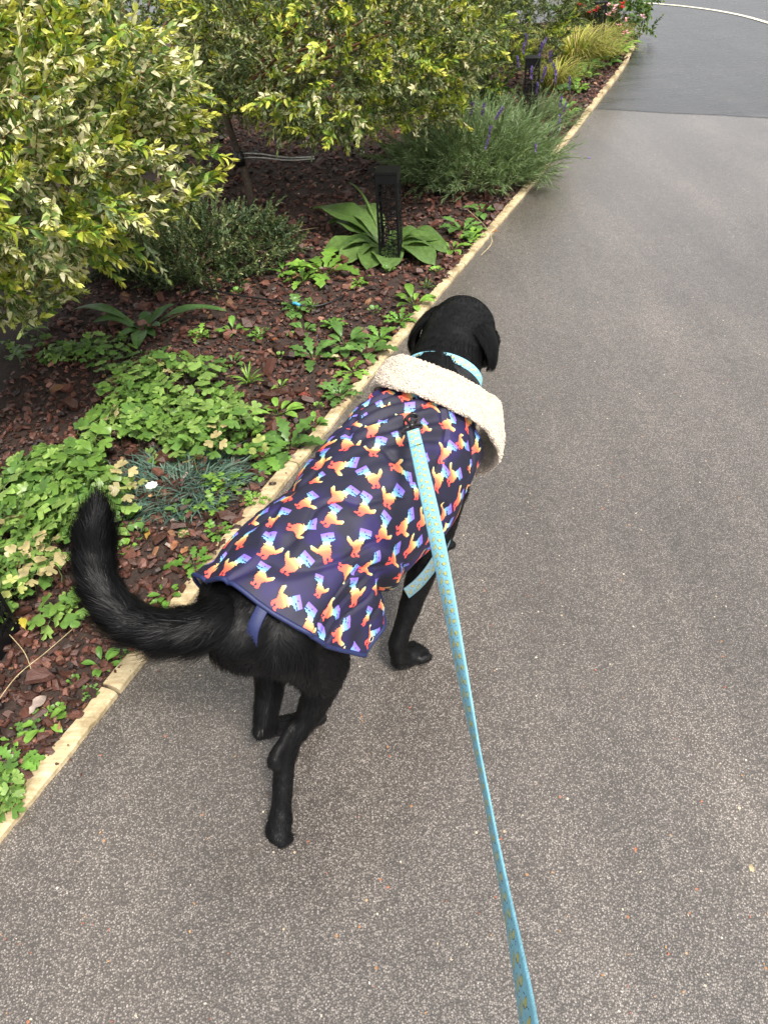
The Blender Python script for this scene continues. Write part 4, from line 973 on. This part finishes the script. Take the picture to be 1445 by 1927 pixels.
# ears: folded triangular flaps, thick
def ear(side):
    sgn = 1 if side == 'L' else -1
    root_ = np.array([.800, .062+sgn*.060, .640]); hd = norm([.96, .24, 0]); sd = np.array([-hd[1], hd[0], 0])*sgn
    V = []; F = []; nu, nv_ = 12, 10
    for j in range(nv_+1):
        t = j/nv_; wid = .040*math.sin(math.pi*(.20+.68*t))**.6*(1-.15*t)+.004
        drop = .082*t
        outw = -.014+(.047 if side == 'L' else .044)*math.sin(math.pi*min(1, t*.60))**.8
        for i in range(nu+1):
            s_ = -1+2*i/nu
            cur = .010*(1-s_*s_)
            p = root_ + sd*(outw+cur) + hd*(s_*wid*.95 - .016*t + .012) + np.array([0, 0, -drop*(1-.10*s_*s_)+.006*(1-t)])
            V.append(p)
    V = np.array(V); k = nu+1
    for j in range(nv_):
        for i in range(nu): F.append((j*k+i, j*k+i+1, (j+1)*k+i+1, (j+1)*k+i))
    me_ = npmesh('ear', V, np.array(F), M_dog); o = link('ear', me_, dog); md = o.modifiers.new('t', 'SOLIDIFY'); md.thickness = .011; md.offset = 0
    md = o.modifiers.new('s', 'SUBSURF'); md.levels = 1; md.render_levels = 2
    return V, np.array(F)
earsV = [ear('L'), ear('R')]
for sgn in (1, -1):
    bm = bmesh.new(); bmesh.ops.create_uvsphere(bm, u_segments=12, v_segments=8, radius=.010); me = bpy.data.meshes.new('eye'); bm.to_mesh(me); bm.free(); me.materials.append(M_blackplastic)
    link('eye', me, dog, (.918, .092+sgn*.034, .596))
bm = bmesh.new(); bmesh.ops.create_uvsphere(bm, u_segments=14, v_segments=10, radius=.016)
for v in bm.verts: v.co.x *= .7; v.co.z *= .8
me = bpy.data.meshes.new('nose'); bm.to_mesh(me); bm.free(); me.materials.append(M_blackplastic); link('nose', me, dog, (1.022, .117, .552))

# fur: thin blades lying along the limbs
SA = np.array([s[0] for s in segs]); SB = np.array([s[1] for s in segs]); SR = np.array([(s[2]+s[3])/2 for s in segs])
names_ = []
for kname, ch in list(chains.items())+[('toe', e) for e in extra]: names_ += [kname]*(len(ch)-1)
def fur_dir(P):
    ab = SB-SA; L2 = (ab**2).sum(1); D = np.empty_like(P); W_ = np.empty(len(P), int)
    for i0 in range(0, len(P), 20000):
        p = P[i0:i0+20000]; t = np.clip(((p[:, None]-SA)*ab).sum(2)/L2, 0, 1); d = np.linalg.norm(p[:, None]-(SA+t[..., None]*ab), axis=2)-SR
        W_[i0:i0+20000] = d.argmin(1)
    dirs = norm(ab)
    rev = np.array([n in ('trunk', 'neck', 'skull', 'muzzle', 'cheekR', 'cheekL', 'browR', 'browL', 'groin') for n in names_])
    dirs[rev] *= -1; dirs[rev, 2] -= .25
    return dirs[W_], W_
tri = []; bme.calc_loop_triangles(); T = np.empty(len(bme.loop_triangles)*3, np.int32); bme.loop_triangles.foreach_get('vertices', T); T = T.reshape(-1, 3)
def sample(V, N, T, n):
    A = V[T]; ar = np.linalg.norm(np.cross(A[:, 1]-A[:, 0], A[:, 2]-A[:, 0]), axis=1); k = rng.choice(len(T), n, p=ar/ar.sum())
    u = rng.random((n, 2)); f = u.sum(1) > 1; u[f] = 1-u[f]
    P = A[k, 0]+u[:, :1]*(A[k, 1]-A[k, 0])+u[:, 1:]*(A[k, 2]-A[k, 0]); Nn = norm(np.cross(A[k, 1]-A[k, 0], A[k, 2]-A[k, 0]))
    return P, Nn
def strands(P, Nn, D, L, w, lift, nm, m_=None, bendz=0.0, seg=2):
    n = len(P); D = D-Nn*(D*Nn).sum(1, keepdims=True); D = norm(D+rng.normal(0, .16, (n, 3)))
    D = D-Nn*(D*Nn).sum(1, keepdims=True)*.9; D = norm(D)
    L = np.broadcast_to(L, (n,))*(.6+.7*rng.random(n)); lf = lift*(.5+rng.random(n))
    side = norm(np.cross(D, Nn)); Vs = []
    p0 = P-Nn*.0008; p1 = P+(D+Nn*lf[:, None])*(L*.5)[:, None]; p2 = P+(D+Nn*(lf*.65)[:, None])*L[:, None]+np.array([0, 0, bendz])*L[:, None]
    V = np.stack([p0-side*w*.5, p0+side*w*.5, p1-side*w*.4, p1+side*w*.4, p2], 1).reshape(-1, 3)
    b = np.arange(n)[:, None]*5; F = np.concatenate([b+[0, 1, 3], b+[0, 3, 2], b+[2, 3, 4]])
    o = link(nm, npmesh(nm, V, F, m_ or M_fur), dog); tag(o, kind='stuff'); return o
P, Nn = sample(bV, bN, T, 200000); D, wi = fur_dir(P); nm_ = np.array(names_)[wi]
under = (P[:, 0] > .05) & (P[:, 0] < .62) & (P[:, 2] > .43)
tailm = nm_ == 'tail'
bodym = ~under & ~tailm
sz = np.full(len(P), .011); sz[np.isin(nm_, ['RRthigh', 'LRthigh', 'groin', 'trunk'])] = .018; sz[np.isin(nm_, ['skull', 'muzzle', 'browR', 'browL', 'toe'])] = .006
sz[np.isin(nm_, ['RRmeta', 'LRmeta', 'RFleg', 'LFleg', 'RRpaw', 'LRpaw', 'RFpaw', 'LFpaw', 'RRheel', 'LRheel'])] = .008
keep = np.where(bodym)[0]; keep = keep[rng.permutation(len(keep))[:130000]]
strands(P[keep], Nn[keep], D[keep], sz[keep], .0009, .22, 'fur')
P, Nn = sample(bV, bN, T[(bV[T].mean(1)[:, 0] < .03) & (bV[T].mean(1)[:, 2] > .44)], 80000); D, wi = fur_dir(P); nm_ = np.array(names_)[wi]; k = nm_ == 'tail'
P, Nn, D = P[k], Nn[k], D[k]; tl = np.where(Nn[:, 2] < 0, .036, .024)*(.7+.9*rng.random(len(P))**2)
strands(P, Nn, D, tl, .0009, .48, 'tail_fur')
# feathering behind the thighs and under the tail
k = (bV[T].mean(1)[:, 0] < .05) & (bV[T].mean(1)[:, 2] > .30) & (bV[T].mean(1)[:, 2] < .47)
P, Nn = sample(bV, bN, T[k], 9000); D = np.tile([-.35, 0, -1.0], (len(P), 1)); strands(P, Nn, D, .032, .0010, .30, 'feathering')
for V_, F_ in earsV:
    F3 = np.vstack([F_[:, [0, 1, 2]], F_[:, [0, 2, 3]]]); P, Nn = sample(V_, None, F3, 5000)
    c_ = V_.mean(0); hd = np.array([.815, .066, .6]); sg = np.sign(((c_-hd)*Nn).sum(1))[:, None]; Nn = Nn*sg
    strands(P+Nn*.0045, Nn, np.tile([-.2, 0, -1.0], (len(P), 1)), .013, .0009, .22, 'ear_fur')

# ---- printed coat
IM = 2048; SPAN = 0.92
def blank(w, h, c): a = np.ones((h, w, 4), np.float32); a[..., :3] = c; return a
def smoothnoise(h, w, cells, seed):
    r = np.random.default_rng(seed); g = r.random((cells+1, cells+1)); y = np.linspace(0, cells-1e-4, h); x = np.linspace(0, cells-1e-4, w)
    yi, xi = y.astype(int), x.astype(int); fy, fx = (y-yi)[:, None], (x-xi)[None]; fy = fy*fy*(3-2*fy); fx = fx*fx*(3-2*fx)
    return (g[yi][:, xi]*(1-fy)*(1-fx)+g[yi+1][:, xi]*fy*(1-fx)+g[yi][:, xi+1]*(1-fy)*fx+g[yi+1][:, xi+1]*fy*fx)
cimg = blank(IM, IM, (.085, .085, .17))
n1 = smoothnoise(IM, IM, 14, 3)[..., None]; n2 = smoothnoise(IM, IM, 34, 4)[..., None]
cimg[..., :3] = np.clip((.070, .068, .155)+np.array([.05, .022, .13])*np.clip(n1*n2*2.4-.35, 0, 1)*1.0, 0, 1)
def dino(U, Vv):
    """own pixel figure: blunt head with open jaw, serrated back, wedge tail, two feet; returns inside mask, eye mask"""
    q = 1/16.0; u = (np.floor(U/q)+.5)*q; v = (np.floor(Vv/q)+.5)*q
    ins = ((u+.02)**2/.33**2+(v+.16)**2/.38**2 < 1)                       # body
    ins |= (abs(u-.12-.25*(v-.2)) < .20) & (v > -.05) & (v < .55)              # neck
    ins |= (u > -.04) & (u < .66) & (v > .46) & (v < .88)                    # head
    ins &= ~((u > .34) & (v > .49) & (v < .57))
    ins |= (u > .12) & (u < .54) & (v > .36) & (v < .50)                   # jaw
    ins |= (u > .46) & (u < .52) & (v > .49) & (v < .57)                   # tooth
    ins |= (u > .22) & (u < .40) & (v > .06) & (v < .15)                   # arm
    ins |= (u < -.05) & (u > -.72) & (v < -.14+(-u-.2)*.80) & (v > -.52+(-u-.1)*.80)   # tail
    ins |= (abs(u+.16) < .07) & (v < -.35) & (v > -.78); ins |= (abs(u-.14) < .07) & (v < -.35) & (v > -.72)
    ins |= (u > -.16) & (u < .0) & (v < -.70) & (v > -.80); ins |= (u > .14) & (u < .32) & (v < -.64) & (v > -.74)
    eye = (abs(U-.26) < .035) & (abs(Vv-.70) < .035)
    return ins, eye
gstops = np.array([-.70, -.22, .10, .30, .46, .78]); gcol = np.array([(.97, .33, .30), (1, .48, .33), (1, .80, .48), (.66, .92, .84), (.45, .70, .97), (.54, .42, .86)])*.90
def stamp(img, cu, cv, size, ang, flip):
    r_ = int(size*1.15); x0, y0 = int(cu), int(cv); xs = np.arange(max(0, x0-r_), min(img.shape[1], x0+r_)); ys = np.arange(max(0, y0-r_), min(img.shape[0], y0+r_))
    if len(xs) == 0 or len(ys) == 0: return
    X, Y = np.meshgrid((xs-cu)/size, (ys-cv)/size); c, s_ = math.cos(ang), math.sin(ang); U = (c*X+s_*Y)*flip; Vv = -s_*X+c*Y
    ins, eye = dino(U, Vv); cc = np.stack([np.interp(Vv-.25*U*0, gstops, gcol[:, i]) for i in range(3)], -1)
    cc[eye] = (.06, .06, .25); sub = img[ys[0]:ys[-1]+1, xs[0]:xs[-1]+1]; sub[ins, :3] = cc[ins]
pr = np.random.default_rng(21); cell = .057/SPAN*IM
rows = int(IM/cell)+1
for i in range(rows+1):
    for j in range(rows+1):
        u = (j+.5+(i % 2)*.5)*cell+pr.normal(0, .07)*cell; v = (i+.5)*cell*.96+pr.normal(0, .07)*cell
        small = pr.random() < .16
        stamp(cimg, u, v, cell*(.34 if small else .52)*(.92+.16*pr.random()), pr.choice([-.5, -.25, 0, .2, .45, -1.1, .9])+pr.normal(0, .12), pr.choice([-1, 1]))
def mkimg(name, a):
    im = bpy.data.images.new(name, a.shape[1], a.shape[0]); im.pixels.foreach_set(a.astype(np.float32).ravel()); im.update(); im.pack(); return im
COAT_IMG = mkimg('coat_print', cimg)
def img_mat(name, im, rough, bscale, bstr, sheen=0.0):
    mt, nt, b = mat(name); uv = nd(nt, 'ShaderNodeUVMap', uv_map='UVMap'); t = nt.nodes.new('ShaderNodeTexImage'); t.image = im; t.extension = 'REPEAT'; nt.links.new(uv.outputs[0], t.inputs[0])
    nt.links.new(t.outputs[0], b.inputs['Base Color']); b.inputs['Roughness'].default_value = rough; b.inputs['Sheen Weight'].default_value = sheen
    n = tex(nt, 'ShaderNodeTexNoise', gcoord(nt), Scale=bscale, Detail=3.0); bump(nt, b, n.outputs['Fac'], bstr, .002); return mt
M_coat = img_mat('printed_softshell', COAT_IMG, .68, 18.0, .35)
M_lining = plain('fleece_lining', (.45, .38, .30), .9, nscale=400, amt=.3, bstr=1.0)

def coat_top(x): return np.interp(x, [-.03, .03, .15, .30, .48, .58, .66], [.556, .572, .588, .602, .622, .632, .640])
def coat_half(x): return np.interp(x, [-.03, .05, .15, .25, .35, .48, .58, .68], [.112, .122, .120, .124, .136, .140, .130, .118])
def coat_bot(x): return np.interp(x, [.2, .30, .45, .58, .68], [.36, .318, .300, .33, .36])
def coat_cy(x): return np.interp(x, [0, .5, .7], [0, 0, .02])
def coat_point(a, s_):
    """a in [-1 (right) .. 1 (left)] over the back, s_ in [0 rear .. 1 neck]"""
    ra = max(0, -a); la = max(0, a)
    x0 = .006+.115*ra**2.2+.035*la**1.6; x1 = .575+.10*abs(a)**1.5
    x = x0+(x1-x0)*s_
    k = min(1, max(0, (x-.17)/.13)); k = k*k*(3-2*k)
    top, w, bot = coat_top(x), coat_half(x), coat_bot(x)
    zc = .5*(top+bot); h = top-zc
    # wrapping shape
    th = a*R(168); yw = w*math.copysign(abs(math.sin(th))**.9, math.sin(th)); zw = zc+h*math.cos(th)
    # hanging shape: over the back and straight down
    zc2 = top-.095; tm = R(90)+(.135 if a < 0 else .05)/.0013*R(1)*.0+0
    arc = abs(a)*(R(90)*1.0+ (1.15 if a < 0 else .42))
    if arc <= R(90): yh = w*math.sin(arc)**.92; zh = zc2+.095*math.cos(arc)
    else: e = arc-R(90); yh = w+.006+(.024*e if a < 0 else .035*e); zh = zc2-.098*e
    yh = math.copysign(yh, a)
    y = k*yw+(1-k)*yh; z = k*zw+(1-k)*zh
    P = np.array([x, y+coat_cy(x), z])
    # folds
    P[2] += .003*math.sin(18*y+30*x+2*math.sin(9*x)) * (1-abs(a))**.5*.5
    f = mnoise.noise(Vector((x*9, a*3.2, 1.5)))*.010+mnoise.noise(Vector((x*24, a*9, 4.5)))*.0035-.007*max(0, 1-abs(mnoise.noise(Vector((x*6+a*2.2, a*4-x*5, 9.5))))*9)
    g = math.exp(-((x-.47)/.10)**2)*math.exp(-(a/.35)**2)
    f += .0065*g*math.sin((y*.9+(x-.47)*.55)*190)
    g2 = math.exp(-((x-.24)/.05)**2)*math.exp(-((a+.72)/.25)**2); f += .016*g2*math.sin((x-.24)*60+a*9)
    rim = math.exp(-s_/.05); f += rim*.008*math.sin(a*11+1)
    nrm = norm(np.array([0, P[1], (P[2]-zc)+.03]))
    return P+nrm*f
NS, NA = 150, 190
CV = np.array([[coat_point(-1+2*j/NA, i/NS) for j in range(NA+1)] for i in range(NS+1)])
dU = np.linalg.norm(np.diff(CV, axis=1), axis=2); U_ = np.concatenate([np.zeros((NS+1, 1)), np.cumsum(dU, 1)], 1); U_ -= U_[:, NA//2:NA//2+1]
UVc = np.stack([(U_*-1+SPAN/2)/SPAN, (CV[..., 0]+.1)/SPAN], -1).reshape(-1, 2)
k = NA+1; ii, jj = np.meshgrid(np.arange(NS), np.arange(NA), indexing='ij'); b0_ = (ii*k+jj).ravel()
Fc = np.stack([b0_, b0_+k, b0_+k+1, b0_+1], 1)
ce = CV.reshape(-1, 3)[Fc]; nr = np.cross(ce[:, 1]-ce[:, 0], ce[:, 3]-ce[:, 0]); 
if (nr*(ce.mean(1)-[.3, 0, .46])).sum() < 0: Fc = Fc[:, ::-1]
me = npmesh('coat', CV.reshape(-1, 3), Fc, [M_coat, M_lining, M_navy], UV=UVc)
coat = link('coat', me, dog); md = coat.modifiers.new('t', 'SOLIDIFY'); md.thickness = .006; md.offset = -1; md.material_offset = 1; md.material_offset_rim = 2
# navy binding along hem and lower edges
def bind(name, pts, r_=.0042):
    V, F = tube(np.array(pts), r_, 7); return link(name, npmesh(name, V, F, M_navy), coat)
hem = [CV[0, j] for j in range(0, NA+1, 2)]
edR = [CV[i, 0] for i in range(0, NS+1, 3)]; edL = [CV[i, NA] for i in range(0, NS+1, 3)]
bind('binding', edR[::-1]+hem[1:]+edL[1:])
# belly fastening tab on the right
tp = CV[int(NS*.42), 2]
tabp = [np.array([.28, -.06, .335]), np.array([.275, -.075, .315]), np.array([.285, -.055, .298]), np.array([.30, -.035, .30])]
V, F = tube(smooth_line(tabp, 6), .011, 10); V[:, 0] = .285+(V[:, 0]-.285)*1.3; link('belly_tab', npmesh('belly_tab', V, F, M_navy), coat)
# leg strap under the tail
def ribbon(name, pts, normals, w, m_, parent, thick=.0016, uvl=None, lab=None):
    P = np.array(pts, float); N_ = norm(np.array(normals, float)); T_ = norm(np.gradient(P, axis=0)); S_ = norm(np.cross(T_, N_)); n = len(P); V = []
    N2 = np.cross(S_, T_)
    for i in range(n):
        for (a, b_) in ((-1, -1), (-.85, 1), (.85, 1), (1, -1)): V.append(P[i]+S_[i]*w*.5*a+N2[i]*thick*.5*b_)
    V = np.array(V); F = []
    for i in range(n-1):
        for j in range(4): F.append((i*4+j, i*4+(j+1) % 4, (i+1)*4+(j+1) % 4, (i+1)*4+j))
    cl = np.concatenate([[0], np.cumsum(np.linalg.norm(np.diff(P, axis=0), axis=1))]); UV = np.array([[u_, cl[i]/(w*9)] for i in range(n) for u_ in (0, .02, .98, 1)])
    F = np.array(F); F = F[:, ::-1]
    me_ = npmesh(name, V, F, m_, UV=UV, smooth=True); o = link(name, me_, parent); return o
ribbon('leg_strap', smooth_line([(.03, -.055, .56), (-.018, -.055, .53), (-.030, -.052, .49), (-.028, -.045, .45), (-.008, -.035, .41), (.04, -.02, .38)], 5), [(-1, -.25, .1)]*26, .021, M_navy, coat)
# small white loop emblem near the right hem corner
ec = CV[9, 5]; en = norm(np.cross(CV[12, 5]-CV[6, 5], CV[9, 8]-CV[9, 2])); en = en if en[1] < 0 else -en
e1 = norm(CV[9, 8]-CV[9, 2]); e2 = np.cross(en, e1)
lp = [ec+en*.0022+e1*(.009*math.cos(t)+.003*math.sin(t))+e2*(.0045*math.sin(t)) for t in np.linspace(0, 2*math.pi*1.15, 26)]
V, F = tube(lp, .0008, 4); link('emblem', npmesh('emblem', V, F, M_white), coat)

# fleece collar
def fleece_mat():
    mt, nt, b = mat('boucle_fleece'); P_ = gcoord(nt)
    v = tex(nt, 'ShaderNodeTexVoronoi', P_, Scale=330.0); n = tex(nt, 'ShaderNodeTexNoise', P_, Scale=60.0, Detail=4.0)
    r = ramp(nt, [(0.0, (.60, .51, .42)), (0.6, (.56, .475, .385)), (1, (.48, .40, .32))]); nt.links.new(v.outputs['Distance'], r.inputs[0])
    r2 = ramp(nt, [(0.3, (.9,)*3), (0.7, (1.06,)*3)]); nt.links.new(n.outputs['Fac'], r2.inputs[0])
    nt.links.new(mix(nt, r.outputs[0], r2.outputs[0], 1.0, 'MULTIPLY'), b.inputs['Base Color']); b.inputs['Roughness'].default_value = .95; b.inputs['Sheen Weight'].default_value = .3
    inv = nd(nt, 'ShaderNodeMath', operation='MULTIPLY'); nt.links.new(v.outputs['Distance'], inv.inputs[0]); inv.inputs[1].default_value = -1
    bump(nt, b, inv.outputs[0], .8, .003); return mt
M_fleece = fleece_mat()
def collar_frame(ph):
    """ph: 0 over the neck, + to the left, - to the right; the loop closes under the throat"""
    sn, cs = math.sin(ph), math.cos(ph)
    low = (1-cs)*.5
    # outer (rear, lies on the shoulders) and inner (front, stands round the neck) edge of the band
    rearx = .518+.155*low+.03*math.sin(ph)**2; frontx = .600+.155*low+.035*math.sin(ph)**2
    wr, wf = .143, .120
    tr, tf = .642, .655; br, bf = .335, .42
    A = np.array([rearx, wr*sn+.004, (tr+br)/2+(tr-br)/2*cs]); B = np.array([frontx, wf*sn+.022, (tf+bf)/2+(tf-bf)/2*cs])
    return A, B
NP, NC = 260, 44; V = []
for i in range(NP):
    ph = -math.pi+2*math.pi*i/NP; A, B = collar_frame(ph); c = (A+B)/2; ax = (B-A)/2
    out = norm(np.array([0, c[1]-.012, c[2]-.50])); out = norm(out-norm(ax)*(out@norm(ax)))
    wob = 1+.05*math.sin(3*ph+1)+.03*math.sin(7*ph)
    for j in range(NC):
        t = 2*math.pi*j/NC; ca, sa = math.cos(t), math.sin(t)
        p = c+ax*wob*math.copysign(abs(ca)**.75, ca)+out*.0090*math.copysign(abs(sa)**.85, sa)+out*.004*math.sin(2*ph+ca)
        bb = mnoise.noise(Vector(p*210))*.0016+mnoise.noise(Vector(p*420+Vector((3, 3, 3))))*.0011+mnoise.noise(Vector(p*35))*.003
        V.append(p+norm(ax*ca*.3+out*sa)*bb*1.3)
F = [(i*NC+j, i*NC+(j+1) % NC, ((i+1) % NP)*NC+(j+1) % NC, ((i+1) % NP)*NC+j) for i in range(NP) for j in range(NC)]
V = np.array(V); F = np.array(F)
ce = V[F]; nr = np.cross(ce[:, 1]-ce[:, 0], ce[:, 3]-ce[:, 0]); 
cm = V.reshape(NP, NC, 3).mean(1).repeat(NC, 0)
if (nr*(ce.mean(1)-cm)).sum() < 0: F = F[:, ::-1]
o = link('fleece_collar', npmesh('fleece_collar', V, F, M_fleece), coat); md = o.modifiers.new('s', 'SUBSURF'); md.levels = 0; md.render_levels = 1
# little loops of pile
F3 = np.vstack([F[:, [0, 1, 2]], F[:, [0, 2, 3]]]); P, Nn = sample(V, None, F3, 16000)
ico = bmesh.new(); bmesh.ops.create_icosphere(ico, subdivisions=1, radius=1); iv = np.array([v.co[:] for v in ico.verts]); ifc = np.array([[v.index for v in f.verts] for f in ico.faces]); ico.free()
rr_ = .0011+.0009*rng.random(len(P)); VV = (iv[None]*rr_[:, None, None]*[1, 1, 1]+(P+Nn*.0003)[:, None]).reshape(-1, 3); FF = (ifc[None]+(np.arange(len(P))*len(iv))[:, None, None]).reshape(-1, 3)
tag(link('pile', npmesh('pile', VV, FF, M_fleece), coat), kind='stuff')

# neck collar, black band and harness strap
limg = blank(192, 1536, (.52, .76, .84)); lr = np.random.default_rng(5)
yy, xx = np.mgrid[0:1536, 0:192]
nz = smoothnoise(1536, 192, 40, 9)[..., None]; limg[..., :3] *= (.93+.14*nz)
for i in range(20):
    cx, cy = (50 if i % 2 else 135)+lr.normal(0, 8), 40+i*77+lr.normal(0, 6)
    for (w_, c_) in ((1.0, (.30, .38, .36)), (.84, (.76, .74, .44))):
        a_ = .5*(1 if i % 2 else -1)+lr.normal(0, .1); X = (xx-cx)*math.cos(a_)+(yy-cy)*math.sin(a_); Y = -(xx-cx)*math.sin(a_)+(yy-cy)*math.cos(a_)
        X = X-.012*Y*Y*.35; r1 = (X/(24*w_))**2+(Y/(38*w_))**2 < 1; r2 = ((X+4)/(12*w_))**2+((Y+38)/(15*w_))**2 < 1; limg[r1 | r2, :3] = c_
    limg[((xx-cx-3)**2+(yy-cy-26)**2) < 10, :3] = (.12, .14, .25)
    for q in range(2):
        dx, dy = (135 if i % 2 else 45)+lr.normal(0, 14), cy+lr.normal(0, 12); limg[(abs((xx-dx)+.4*(yy-dy)) < 3) & (abs(yy-dy) < 11), :3] = (.20, .30, .48)
LEASH_IMG = mkimg('webbing_print', limg)
M_web = img_mat('printed_webbing', LEASH_IMG, .6, 500.0, .3)
nc = np.array([.715, .036, .572]); nax = norm([.80, .25, .42])
def neck_band(name, shift, rad, w, m_, parent, nn_=64):
    e1 = norm(np.cross(nax, [0, 0, 1])); e2 = np.cross(e1, nax); c = nc+nax*shift
    pts = [c+e1*rad*1.0*math.cos(t)+e2*rad*1.02*math.sin(t) for t in np.linspace(0, 2*math.pi, nn_+1)]
    nr_ = [e1*math.cos(t)+e2*math.sin(t) for t in np.linspace(0, 2*math.pi, nn_+1)]
    return ribbon(name, pts, nr_, w, m_, parent)
neck_band('neck_collar', -.020, .085, .022, M_web, dog); neck_band('harness_neck_band', -.043, .087, .020, M_blackplastic, dog)
M_web2 = img_mat('webbing_underside', mkimg('webbing_back', np.concatenate([limg[..., :3]*.45+.08, limg[..., 3:]], -1)), .7, 500.0, .3)
ribbon('harness_strap', smooth_line([(.50, -.110, .37), (.462, -.112, .335), (.42, -.108, .305), (.38, -.100, .288), (.345, -.092, .285)], 7), [(-.2, -.8, .6)]*29, .025, M_web2, dog)

# ---- leash: strap from the clip up to the hand behind the camera's lower edge
A = G(777, 812, .655); B = G(1012, 2120, 1.06)
leash = empty('leash', A, 0, 'light blue leash with yellow print clipped to the back of the dog coat', 'leash')
nL = 90; P = []; N_ = []
qs = [((777, 812), .655), ((810, 960), None), ((832, 1070), None), ((868, 1260), None), ((905, 1450), None), ((945, 1660), None), ((985, 1880), None), ((1012, 2120), 1.06)]
zz = [.655, .70, .735, .79, .84, .905, .98, 1.06]
ctrl = [G(*q[0], z) for q, z in zip(qs, zz)]
P = smooth_line(ctrl, 14); nL = len(P)
tw = np.interp(np.linspace(0, 1, nL), [0, .12, .28, .42, .55, .68, .80, 1], [4, 12, 36, 62, 80, 80, 74, 68])
for i in range(nL):
    v = norm(CO-P[i]); t = norm(P[min(i+1, nL-1)]-P[max(i-1, 0)]); v = norm(v-t*(v@t)); s_ = np.cross(t, v); a = R(tw[i]); N_.append(v*math.cos(a)+s_*math.sin(a))
ribbon('webbing', P-A, N_, .0235, M_web, leash, .0018)
# folded and stitched end over the clip ring
dL = norm(P[1]-P[0])
ribbon('folded_end', (P[:5]-A)+np.array(N_[:5])*.0024, N_[:5], .0230, M_web, leash, .0018)
for k_ in (1, 3):
    c_ = P[k_]-A+N_[k_]*.0042; sd_ = norm(np.cross(norm(P[k_+1]-P[k_-1]), N_[k_])); V, F = tube([c_-sd_*.010, c_, c_+sd_*.010], .0006, 4); link('stitching', npmesh('stitching', V, F, M_white), leash)
# snap hook
def world_tube(name, pts, r_, m_=M_blackplastic, seg=8): V, F = tube(np.array(pts)-A, r_, seg); return link(name, npmesh(name, V, F, m_), leash)
side = norm(np.cross(dL, N_[0])); fwd_ = -dL; up_ = N_[0]
c0_ = A+fwd_*.004
loop = [c0_-side*.016, c0_-side*.017+fwd_*.010, c0_-side*.008+fwd_*.018, c0_+side*.008+fwd_*.018, c0_+side*.017+fwd_*.010, c0_+side*.016, c0_-side*.016]
world_tube('swivel_loop', smooth_line(loop, 4), .0024)
world_tube('swivel', [c0_+fwd_*.016, c0_+fwd_*.026], .0052)
hk = [c0_+fwd_*.026, c0_+fwd_*.038+side*.004, c0_+fwd_*.052+side*.006, c0_+fwd_*.062+side*.000, c0_+fwd_*.064-side*.009-up_*.004, c0_+fwd_*.054-side*.013-up_*.006, c0_+fwd_*.042-side*.008-up_*.002, c0_+fwd_*.034-side*.001]
world_tube('snap_hook', smooth_line(hk, 5), .0030)
rg = A+fwd_*.064-up_*.008; ring_ = [rg+(side*math.cos(t)*.013-np.array(DR@[.3, 0, 1.0])*math.sin(t)*.012) for t in np.linspace(0, 2*math.pi, 24)]
V, F = tube(np.array([DL(p) for p in ring_]), .0022, 8); link('harness_ring', npmesh('harness_ring', V, F, M_blackplastic), dog)
